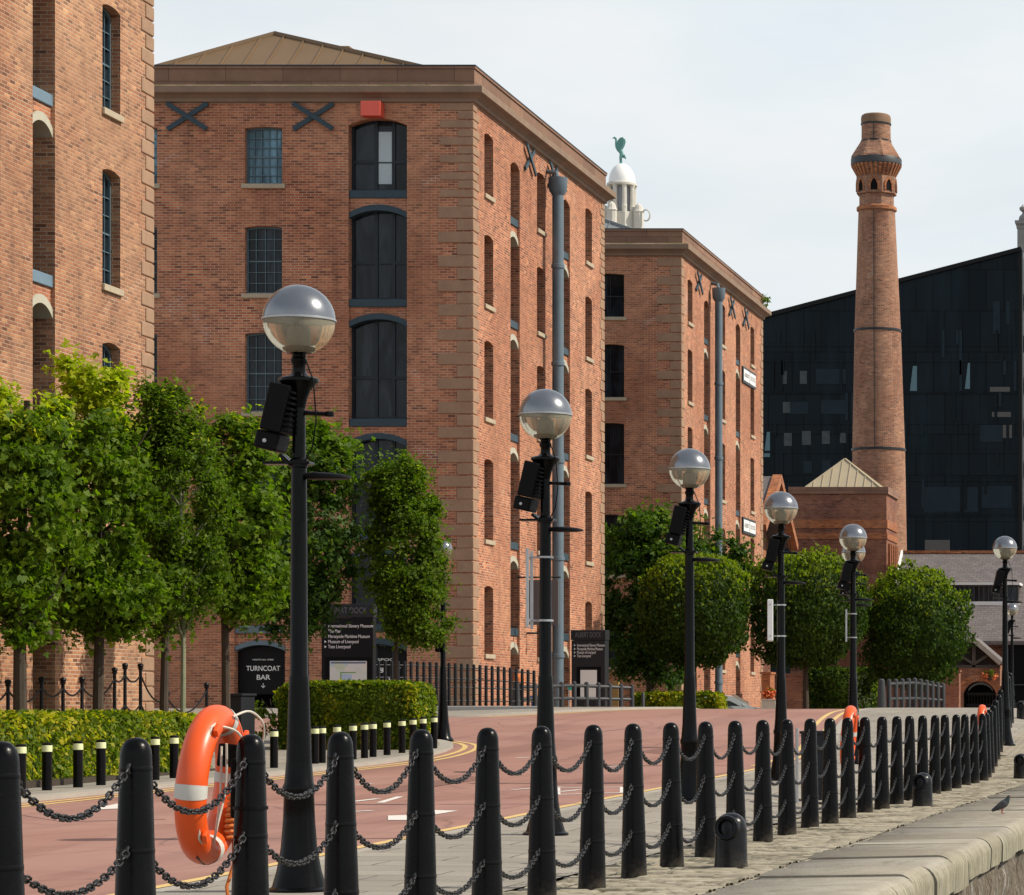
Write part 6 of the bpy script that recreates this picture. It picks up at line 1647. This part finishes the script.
def curved_railing(px0,px1,Y0,Y1,top0,topm,top1,base,nposts,label,mat,endpost,pr=.068):
    k=[(px0,Y0),(px1,Y1)]; x0=xat(px0,Y0); org=(x0,Y0,h(x0,Y0))
    r=empty('bridge_railing',org,label,'railing','curved grey bridge railings')
    f=lambda t: (xat(px0+(px1-px0)*t,Y0+(Y1-Y0)*t),Y0+(Y1-Y0)*t+.5*math.sin(math.pi*t))
    zt=lambda t: zat(np.interp(t,[0,.45,1],[top0,topm,top1]),Y0+(Y1-Y0)*t); zb=lambda t: zat(base,Y0+(Y1-Y0)*t)-.06
    for i in range(nposts):
        t=i/(nposts-1); x,y=f(t); rr=pr; a,b=zb(t),zt(t)
        m=MB(); m.lathe([(rr,a-.15),(rr,b-.07),(rr*.9,b-.03),(rr*.5,b-.006),(0,b)],x,y,12,caps=False); m.build('post',mat,r,org)
    for fr_ in (.84,.36):
        m=MB(); m.tube([(*f(t),zb(t)+(zt(t)-zb(t))*fr_) for t in [i/20 for i in range(21)]],.048,8); m.build('rail',mat,r,org)
    px,w,tp=endpost; x=xat(px,Y0-.3); y=Y0-.3; rr=w*Y0/F/2
    m=MB(); m.lathe([(rr*1.25,zat(base,Y0)-.25),(rr*1.2,zat(base,Y0)-.02),(rr*.85,zat(tp,Y0)-.12),(rr*.8,zat(tp,Y0)-.04),(rr*.45,zat(tp,Y0)),(0,zat(tp,Y0)+.005)],x,y,20,caps=False); m.build('end_post',mat,r,org)
curved_railing(521,632,84.5,88.5,683,681,684,706,10,'curved grey iron railing beside the road crest below the second directory sign',M_GREYPOST,(516,7.5,681))
curved_railing(889,943,90,93,679,677.5,683,708,10,'curved dark iron railing on the bridge before the right-hand clipped tree',M_GREYPOST,(881.5,8,679),.072)

# ================================================================== directory signs
def totem(xl,xr,side,Y,ytop,yh,lines,poster,label,base_z):
    x0,x1=xat(xl,Y),xat(xr,Y); dp=side
    org=((x0+x1)/2,Y,base_z)
    r=empty('directory_sign',org,label,'sign','black directory signs')
    zt=zat(ytop,Y); zh=zat(yh,Y)
    m=MB(); m.box(x0,x1,Y,Y+dp,base_z-.3,zh-.01); m.build('panel',M_SIGNGREY if Y>85 else M_SIGNBLK,r,org,bevel=.01)
    m=MB(); m.box(x0-.02,x1+.02,Y-.02,Y+dp+.02,zh,zt); hd=m.build('header',M_SIGNGREY,r,org,bevel=.01)
    text('ALBERT DOCK',.22,M_GREYLET,hd,((x0+x1)/2,Y-.024,(zt+zh)/2),FRONT_ROT,org=org,width=(x1-x0)*.78)
    for py,s in lines:
        z=zat(py,Y); text(s,.125,M_LETTER,r,(x0+.17,Y-.003,z),FRONT_ROT,align='LEFT',org=org,width=(x1-x0-.22)*len(s)/27.0)
        m=MB(); m.add([(x0+.08,Y-.004,z-.035),(x0+.13,Y-.004,z),(x0+.08,Y-.004,z+.035)],[(0,1,2)]); m.build('arrow',M_LETTER,r,org)
    a,b,c,d=poster; xa,xb,za,zb_=xat(a,Y),xat(b,Y),zat(d,Y),zat(c,Y)
    m=MB(); m.box(xa-.12,xb+.12,Y-.012,Y-.001,za-.1,zb_+.1); m.build('poster_case',M_DARK,r,org)
    m=MB(); m.quad((xa,Y-.016,za),(xb,Y-.016,za),(xb,Y-.016,zb_),(xa,Y-.016,zb_)); ps=m.build('poster',M_POSTER if Y<85 else M_WHITE,r,org)
    return r,ps,(xa,xb,za,zb_),org
def mat_poster():
    t=NT('map_poster'); v=t.obj()
    br=t.node('ShaderNodeTexVoronoi'); br.inputs['Scale'].default_value=5; t.link(v,br.inputs['Vector'])
    sp=t.node('ShaderNodeSeparateColor'); t.link(br.outputs['Color'],sp.inputs[0])
    c=t.ramp(sp.outputs[0],[(0,(.62,.66,.60)),(.4,(.70,.68,.60)),(.6,(.50,.60,.66)),(.8,(.66,.68,.66)),(.95,(.55,.62,.48))],'CONSTANT')
    t.link(c,t.b.inputs['Base Color']); t.set(Roughness=.3); return t.m
M_POSTER=mat_poster()
y=77.5
r,ps,(xa,xb,za,zb_),org=totem(321.5,373,.28,y,604,617.5,[(626,'International Slavery Museum'),(631.3,'The Pier'),(636.5,'Merseyside Maritime Museum'),(641.7,'Museum of Liverpool'),(646.8,'Tate Liverpool')],(330,367,661,692),'black directory sign with a pale dock map, half hidden by the box hedge',1.15)
for (a,b,c,d,mm) in ((341,356,672.5,672.0,L_TOPI),(341,341.6,672,678,L_TOPI)): pass
m=MB(); X=lambda p:xat(p,y); Zz=lambda p:zat(p,y)
m.box(X(341),X(356),y-.020,y-.017,Zz(673),Zz(672)); m.box(X(340.5),X(341.5),y-.020,y-.017,Zz(680),Zz(672)); m.build('map_route',mat_plain('map_green_ink',(.12,.35,.08),.5),ps,org,merge=False)
m=MB(); m.box(X(342),X(352),y-.020,y-.017,Zz(684),Zz(674)); m.build('map_basin',mat_plain('map_blue_ink',(.42,.55,.68),.5),ps,org)
m=MB(); m.box(X(331),X(366),y-.020,y-.017,Zz(663.5),Zz(662)); m.build('map_title',mat_plain('map_dark_ink',(.10,.13,.2),.5),ps,org)
totem(571.5,605,.55,93.0,630,640,[(645.3,'International Slavery Museum'),(649,'Merseyside Maritime Museum'),(652.5,'Museum of Liverpool'),(656,'Tate Liverpool')],(580.5,597,670,697),'charcoal directory sign with a white poster, at the far corner of the central warehouse',1.0)
# small bits behind the railing
def item(name,label,cat,px0,px1,py0,py1,Y,dp,mat,extra=None):
    x0,x1=xat(px0,Y),xat(px1,Y); z0,z1=zat(py1,Y),zat(py0,Y); m=MB(); m.box(x0,x1,Y,Y+dp,z0,z1)
    if extra: extra(m,x0,x1,Y,dp,z0,z1)
    return tag(m.build(name,mat,origin=((x0+x1)/2,Y+dp/2,z0),bevel=.015),label,cat)
lid=lambda m,x0,x1,Y,dp,z0,z1: m.box(x0-.03,x1+.03,Y-.03,Y+dp+.03,z1+.001,z1+.05)
item('storage_bin','small blue plastic bin behind the curved railing by the warehouse','bin',531,541,697.5,709,87.0,.35,M_BLUEBIN,lid)
def flag_panel():
    Y=90.0; x0,x1=xat(567.5,Y),xat(576,Y); org=(x0,Y,1.2)
    r=empty('small_signboard',org,'small teal signboard behind the curved grey railing','sign')
    m=MB(); m.prism([(x0,zat(689,Y)),(x1,zat(692.5,Y)),(x1,zat(687,Y)),(x0,zat(684.5,Y))],Frame('front',Y),0,.03); m.build('board',M_TEAL,r,org)
    m=MB(); m.tube([(x0+.03,Y+.045,1.1),(x0+.03,Y+.045,zat(684,Y))],.02,6); m.build('leg',M_GALV,r,org)
flag_panel()
item('timber_post','ochre timber post beside the charcoal directory sign','post',612,618.5,682.5,709,94.5,.2,M_OCHRE,lambda m,x0,x1,Y,dp,z0,z1: m.box(x0-.01,x1+.01,Y-.01,Y+dp+.01,z1+.001,z1+.02))
mb=MB(); Y=93.5; x=xat(643,Y); mb.lathe([(.055,.9),(.055,zat(692,Y)-.05),(.03,zat(692,Y)-.01),(0,zat(692,Y))],x,Y,10,caps=False); tag(mb.build('wooden_post',M_GREYPOST,origin=(x,Y,1)),'single grey post in front of the low yellowish hedge','post')
# planter by the pier
def planter():
    Y=119; x0,x1=xat(761.5,Y),xat(775.5,Y); org=((x0+x1)/2,Y,.3); r=empty('flower_planter',org,'white planter with orange flowers below the bright brick pier','planter')
    zt=zat(699,Y); m=MB(); m.box(x0,x1,Y,Y+.5,.25,zt-.06); m.box(x0-.03,x1+.03,Y-.03,Y+.53,zt-.059,zt); m.build('box',M_PLANTER,r,org,bevel=.01)
    me=crown_mesh('flowers',[((0),.25,zt-.3+.22,(x1-x0)*.45,.25,.22)],40,12,.10,.11,5,[M_FLOWER,L_HEDGE],.5,maple=False); link_mesh(me,'flowers',r)
planter()
def basket():
    Y=134.0; x=xat(990,Y); z=zat(676,Y); r=empty('hanging_basket',(x,Y,z),'red flower hanging basket beside the porch arch','flower basket')
    m=MB(); m.lathe([(.0,-.22),(.14,-.16),(.22,0),(.2,.0)],0,0,12); m.build('bowl',M_TIMBER,r)
    m=MB(); m.tube([(.0,.45,.5),(0,.0,.55),(0,0,.0)],.012,5); m.build('bracket',M_FRAME,r)
    me=crown_mesh('flowers',[(0,0,.05,.32,.3,.2)],30,10,.1,.10,6,[M_FLOWER,L_HEDGE],.6,maple=False,young_from=.0); link_mesh(me,'flowers',r)
basket()

# ================================================================== car beyond the crest
def car():
    Y=107.0; xc=xat(721,Y); z0=h(xc,Y)
    r=empty('parked_car',(xc,Y,z0),'silver hatchback half hidden beyond the road crest beside the low hedge','car',rz=R(17))
    prof=[(-2.0,.35),(-2.05,.6),(-2.0,.95),(-1.85,1.0),(-1.5,1.32),(-1.15,1.41),(-.2,1.43),(.35,1.36),(1.0,.99),(1.75,.88),(2.0,.72),(2.05,.45),(1.95,.32)]
    wid=[.78,.84,.86,.84,.70,.64,.64,.66,.80,.82,.74,.74,.72]
    m=MB(); n=len(prof)
    rings=[]
    for s in (-1,1): rings.append([(x,s*w,z) for (x,z),w in zip(prof,wid)])
    mid=[[(x,s*w*.6,z+(.03 if z>.9 else 0)) for (x,z),w in zip(prof,wid)] for s in (-1,1)]
    L=[rings[0],mid[0],mid[1],rings[1]]
    vs=[p for ring in L for p in ring]
    fs=[(i*n+k,(i+1)*n+k,(i+1)*n+(k+1)%n,i*n+(k+1)%n) for i in range(3) for k in range(n)]
    fs+=[tuple(range(n)),tuple(reversed(range(3*n,4*n)))]
    m.add(vs,fs,0,True); m.build('body',M_CAR,r,angle=40)
    for s in (-1,1):
        g=MB(); P=[(-1.4,1.03),(-1.15,1.22),(-.2,1.255),(.22,1.21),(.56,1.03)]
        yy=lambda z: s*(.845-.2*(z-1.0)/.45*.9+.012)
        v=[(x,yy(z),z) for x,z in P]; g.add(v,[tuple(range(5)) if s<0 else tuple(reversed(range(5)))]); g.build('side_window',M_CARGLASS,r)
    ws=MB(); ws.quad((.40,-.60,1.41),(.96,-.74,1.06),(.96,.74,1.06),(.40,.60,1.41)); 
    for v in range(4): ws.v[v]=(ws.v[v][0]+.03,ws.v[v][1],ws.v[v][2]+.03)
    ws.build('windscreen',M_CARGLASS,r)
    rw=MB(); rw.quad((-1.60,-.62,1.36),(-1.60,.62,1.36),(-1.86,.74,1.06),(-1.86,-.74,1.06)); rw.build('rear_window',M_CARGLASS,r)
    for s in (-1,1):
        for x in (-1.28,1.28):
            w=MB(); vs=[];N=20
            for yy,rr in ((.62,.2),(.62,.31),(.80,.31),(.80,.2)):
                for k in range(N): vs.append((x+rr*math.cos(2*math.pi*k/N),s*yy,.31+rr*math.sin(2*math.pi*k/N)))
            w.add(vs,[(i*N+k,i*N+(k+1)%N,(i+1)*N+(k+1)%N,(i+1)*N+k) for i in range(3) for k in range(N)],0,True); wo=w.build('wheel',M_TYRE,r)
            rm=MB(); rm.add([(x+.2*math.cos(2*math.pi*k/N),s*.79,.31+.2*math.sin(2*math.pi*k/N)) for k in range(N)],[tuple(range(N))]); rm.build('rim',M_GALV,wo)
        hl=MB(); hl.box(1.86,2.03,s*.45,s*.7,.66,.76); hl.build('headlight',M_WHITE,r,bevel=.02)
        tl=MB(); tl.box(-2.06,-1.98,s*.55,s*.78,.72,.92); tl.build('tail_light',M_RED,r,bevel=.02)
        mr=MB(); mr.box(.62,.74,s*.86,s*1.0,1.0,1.10); mr.build('wing_mirror',M_CAR,r,bevel=.02)
car()

# ================================================================== person in orange jacket
def skin_fig(verts,edges,radii,levels=1):
    me=bpy.data.meshes.new('person'); me.from_pydata(verts,edges,[])
    o=bpy.data.objects.new('person',me); COL.objects.link(o)
    md=o.modifiers.new('s','SKIN'); 
    for i,rr in enumerate(radii):
        sv=me.skin_vertices[0].data[i]; sv.radius=(rr,rr) if isinstance(rr,(int,float)) else rr
    me.skin_vertices[0].data[0].use_root=True
    sb_=o.modifiers.new('sub','SUBSURF'); sb_.levels=levels; sb_.render_levels=levels
    dg=bpy.context.evaluated_depsgraph_get(); dg.update()
    nm=bpy.data.meshes.new_from_object(o.evaluated_get(dg)); bpy.data.objects.remove(o); bpy.data.meshes.remove(me)
    return nm
def person():
    Y=85.6; x=xat(519.5,Y); z0=h(x,Y)+.09
    V=[(0,0,.93),(0,0,1.1),(0,0,1.28),(0,.01,1.44),(0,.01,1.53),(0,-.01,1.60),(0,-.02,1.70),
       (.09,0,.88),(.10,-.02,.48),(.10,.03,.08),(.10,-.10,.04),(-.09,0,.88),(-.10,.03,.48),(-.10,.07,.08),(-.10,-.06,.04),
       (.17,.01,1.42),(.22,.02,1.15),(.20,-.10,.95),(.19,-.15,.88),(-.17,.01,1.42),(-.22,.02,1.15),(-.20,-.08,.93),(-.19,-.12,.86)]
    E=[(0,1),(1,2),(2,3),(3,4),(4,5),(5,6),(0,7),(7,8),(8,9),(9,10),(0,11),(11,12),(12,13),(13,14),(3,15),(15,16),(16,17),(17,18),(3,19),(19,20),(20,21),(21,22)]
    Rr=[(.15,.11),(.15,.11),(.17,.12),(.13,.09),.055,.085,.075,.085,.06,.045,.04,.085,.06,.045,.04,.065,.05,.04,.035,.065,.05,.04,.035]
    sc=(zat(667.5,Y)-z0)/1.78
    me=skin_fig(V,E,Rr)
    for m in (M_SKIN,M_HIVIS,M_NAVY,M_HAIR): me.materials.append(m)
    for p in me.polygons:
        c=p.center; p.use_smooth=True
        p.material_index=0 if c.z>1.50 else (1 if c.z>.90 or (abs(c.x)>.155 and c.z>.92) else (2 if c.z>.0 and abs(c.x)<.16 else 0))
        if c.z>1.70 or (c.z>1.60 and c.y>.03): p.material_index=3
    o=link_mesh(me,'person',None,(x,Y,z0)); o.scale=(sc,)*3; o.rotation_euler.z=R(30)
    tag(o,'person in an orange high-visibility jacket standing behind the grey railing post','person')
person()

# ================================================================== pigeon
def pigeon():
    Y=EYE*F/(813-HY)*.985; x=xat(1002,Y); z0=h(x,Y)+.05; r=empty('pigeon',(x,Y,z0),'dark grey pigeon standing on the pale coping stones','pigeon'); r.rotation_euler.z=R(-8)
    ax=[(-.135,.035,.006,.018),(-.10,.055,.012,.026),(-.06,.078,.034,.036),(-.01,.105,.052,.052),(.03,.132,.054,.054),(.06,.16,.043,.043),(.075,.185,.029,.03),(.082,.203,.022,.023),(.088,.218,.0235,.023),(.098,.226,.018,.017),(.108,.226,.007,.007),(.124,.221,.002,.002)]
    N=14; vs=[]
    for i,(a,z,w,t) in enumerate(ax):
        a0=ax[max(i-1,0)];a1=ax[min(i+1,len(ax)-1)]; d=Vector((a1[0]-a0[0],0,a1[1]-a0[1])).normalized(); u=Vector((-d.z,0,d.x))
        for k in range(N):
            b=2*math.pi*k/N; vs.append(Vector((a,0,z))+Vector((0,1,0))*w*math.cos(b)+u*t*math.sin(b))
    n=len(ax); fs=[(i*N+k,i*N+(k+1)%N,(i+1)*N+(k+1)%N,(i+1)*N+k) for i in range(n-1) for k in range(N)]+[tuple(reversed(range(N))),tuple((n-1)*N+k for k in range(N))]
    m=MB(); m.add(vs,fs,0,True)
    for i,f in enumerate(fs):
        if 5*N<=i<10*N: m.m[i]=1
        elif i>=10*N and i<(n-1)*N: m.m[i]=2
    for s in (-1,1):
        m.tube([(.0,s*.02,.075),(.004,s*.022,.04),(-.004,s*.022,.006)],[.012,.006,.005],6,m=2)
        for a in (-35,0,35): m.tube([(-.004,s*.022,.006),(.032*math.cos(R(a)),s*.022+.032*math.sin(R(a)),.003)],.0035,5,m=2)
    m.build('body',[M_PIGEON,M_PIGNECK,M_PINK],r,merge=False,angle=60)
    for s in (-1,1):
        w=MB(); P=[(.045,.150),(.02,.10),(-.05,.062),(-.135,.034),(-.13,.048),(-.06,.105),(0,.145)]
        w.add([(a,s*(.052+.006*(z>.09)-.25*max(0,-a-.05)),z) for a,z in P]+[(a,s*(.058+.006*(z>.09)-.25*max(0,-a-.05)),z) for a,z in P],[tuple(range(7)),tuple(reversed(range(7,14)))]+[(i,(i+1)%7,7+(i+1)%7,7+i) for i in range(7)]); w.build('wing',mat_plain('pigeon_wing',(.06,.06,.068),.6,var=.5,scale=18) if s<0 else MATS['pigeon_wing'],r,merge=False)
pigeon()

# ================================================================== camera, light, sky
cam=bpy.data.cameras.new('camera'); co=bpy.data.objects.new('camera',cam); COL.objects.link(co)
co.location=(0,0,EYE); co.rotation_euler=(R(90),0,0)
cam.sensor_width=36; cam.lens=F/1024*36; cam.shift_x=(512-CX)/1024; cam.shift_y=(HY-447.5)/1024
cam.clip_start=.1; cam.clip_end=3000
scene.camera=co
EL,AZ=R(44),R(-4)      # sun to the right of the view (+X), a touch behind the camera
sund=Vector((math.cos(AZ)*math.cos(EL),-math.sin(AZ)*math.cos(EL),math.sin(EL)))
sl=bpy.data.lights.new('sun','SUN'); sl.energy=4.1; sl.angle=R(.6); sl.color=(1,.925,.785)
so=bpy.data.objects.new('sun',sl); COL.objects.link(so); so.location=(40,-10,60); so.rotation_euler=sund.to_track_quat('Z','Y').to_euler()
w=bpy.data.worlds.new('World'); scene.world=w; w.use_nodes=True; t=w.node_tree; n=t.nodes; l=t.links
bg=n['Background']; bg.inputs['Strength'].default_value=.1
sk=n.new('ShaderNodeTexSky'); sk.sky_type='NISHITA'; sk.sun_disc=False; sk.sun_elevation=EL
sk.sun_rotation=math.atan2(sund.x,sund.y); sk.air_density=1; sk.dust_density=2; sk.ozone_density=1
tc=n.new('ShaderNodeTexCoord'); mp=n.new('ShaderNodeMapping'); mp.inputs['Scale'].default_value=(1,1,3.2); l.new(tc.outputs['Generated'],mp.inputs['Vector'])
nz=n.new('ShaderNodeTexNoise'); nz.inputs['Scale'].default_value=4.5; nz.inputs['Detail'].default_value=6; nz.inputs['Roughness'].default_value=.55; nz.inputs['Distortion'].default_value=.6; l.new(mp.outputs[0],nz.inputs['Vector'])
cr=n.new('ShaderNodeValToRGB'); e=cr.color_ramp.elements; e[0].position=.30; e[0].color=(.86,)*3+(1,); e[1].position=.68; e[1].color=(.99,)*3+(1,); l.new(nz.outputs['Fac'],cr.inputs['Fac'])
nz2=n.new('ShaderNodeTexNoise'); nz2.inputs['Scale'].default_value=9; nz2.inputs['Detail'].default_value=5; l.new(mp.outputs[0],nz2.inputs['Vector'])
cc=n.new('ShaderNodeValToRGB'); e=cc.color_ramp.elements; e[0].position=.3; e[0].color=(7.05,7.75,8.15,1); e[1].position=.7; e[1].color=(8.25,8.35,8.35,1); l.new(nz2.outputs['Fac'],cc.inputs['Fac'])
sx=n.new('ShaderNodeSeparateXYZ'); l.new(tc.outputs['Generated'],sx.inputs[0])
cv=n.new('ShaderNodeValToRGB'); e=cv.color_ramp.elements; e[0].position=.26; e[0].color=(1,1,1,1); e[1].position=.62; e[1].color=(.42,.42,.42,1); l.new(sx.outputs[2],cv.inputs['Fac'])
fm=n.new('ShaderNodeMath'); fm.operation='MULTIPLY'; l.new(cv.outputs['Color'],fm.inputs[0]); l.new(cr.outputs['Color'],fm.inputs[1])
mx=n.new('ShaderNodeMix'); mx.data_type='RGBA'; l.new(fm.outputs[0],mx.inputs[0]); l.new(sk.outputs[0],mx.inputs[6]); l.new(cc.outputs['Color'],mx.inputs[7])
l.new(mx.outputs[2],bg.inputs['Color'])
vs_=scene.view_settings; vs_.view_transform='Standard'; vs_.look='None'; vs_.gamma=1; vs_.exposure=.17; vs_.use_curve_mapping=False
scene.cycles.max_bounces=6; scene.cycles.diffuse_bounces=3; scene.cycles.glossy_bounces=3; scene.cycles.transmission_bounces=6; scene.cycles.transparent_max_bounces=6
scene.cycles.caustics_reflective=False; scene.cycles.caustics_refractive=False
scene.cycles.use_denoising=True
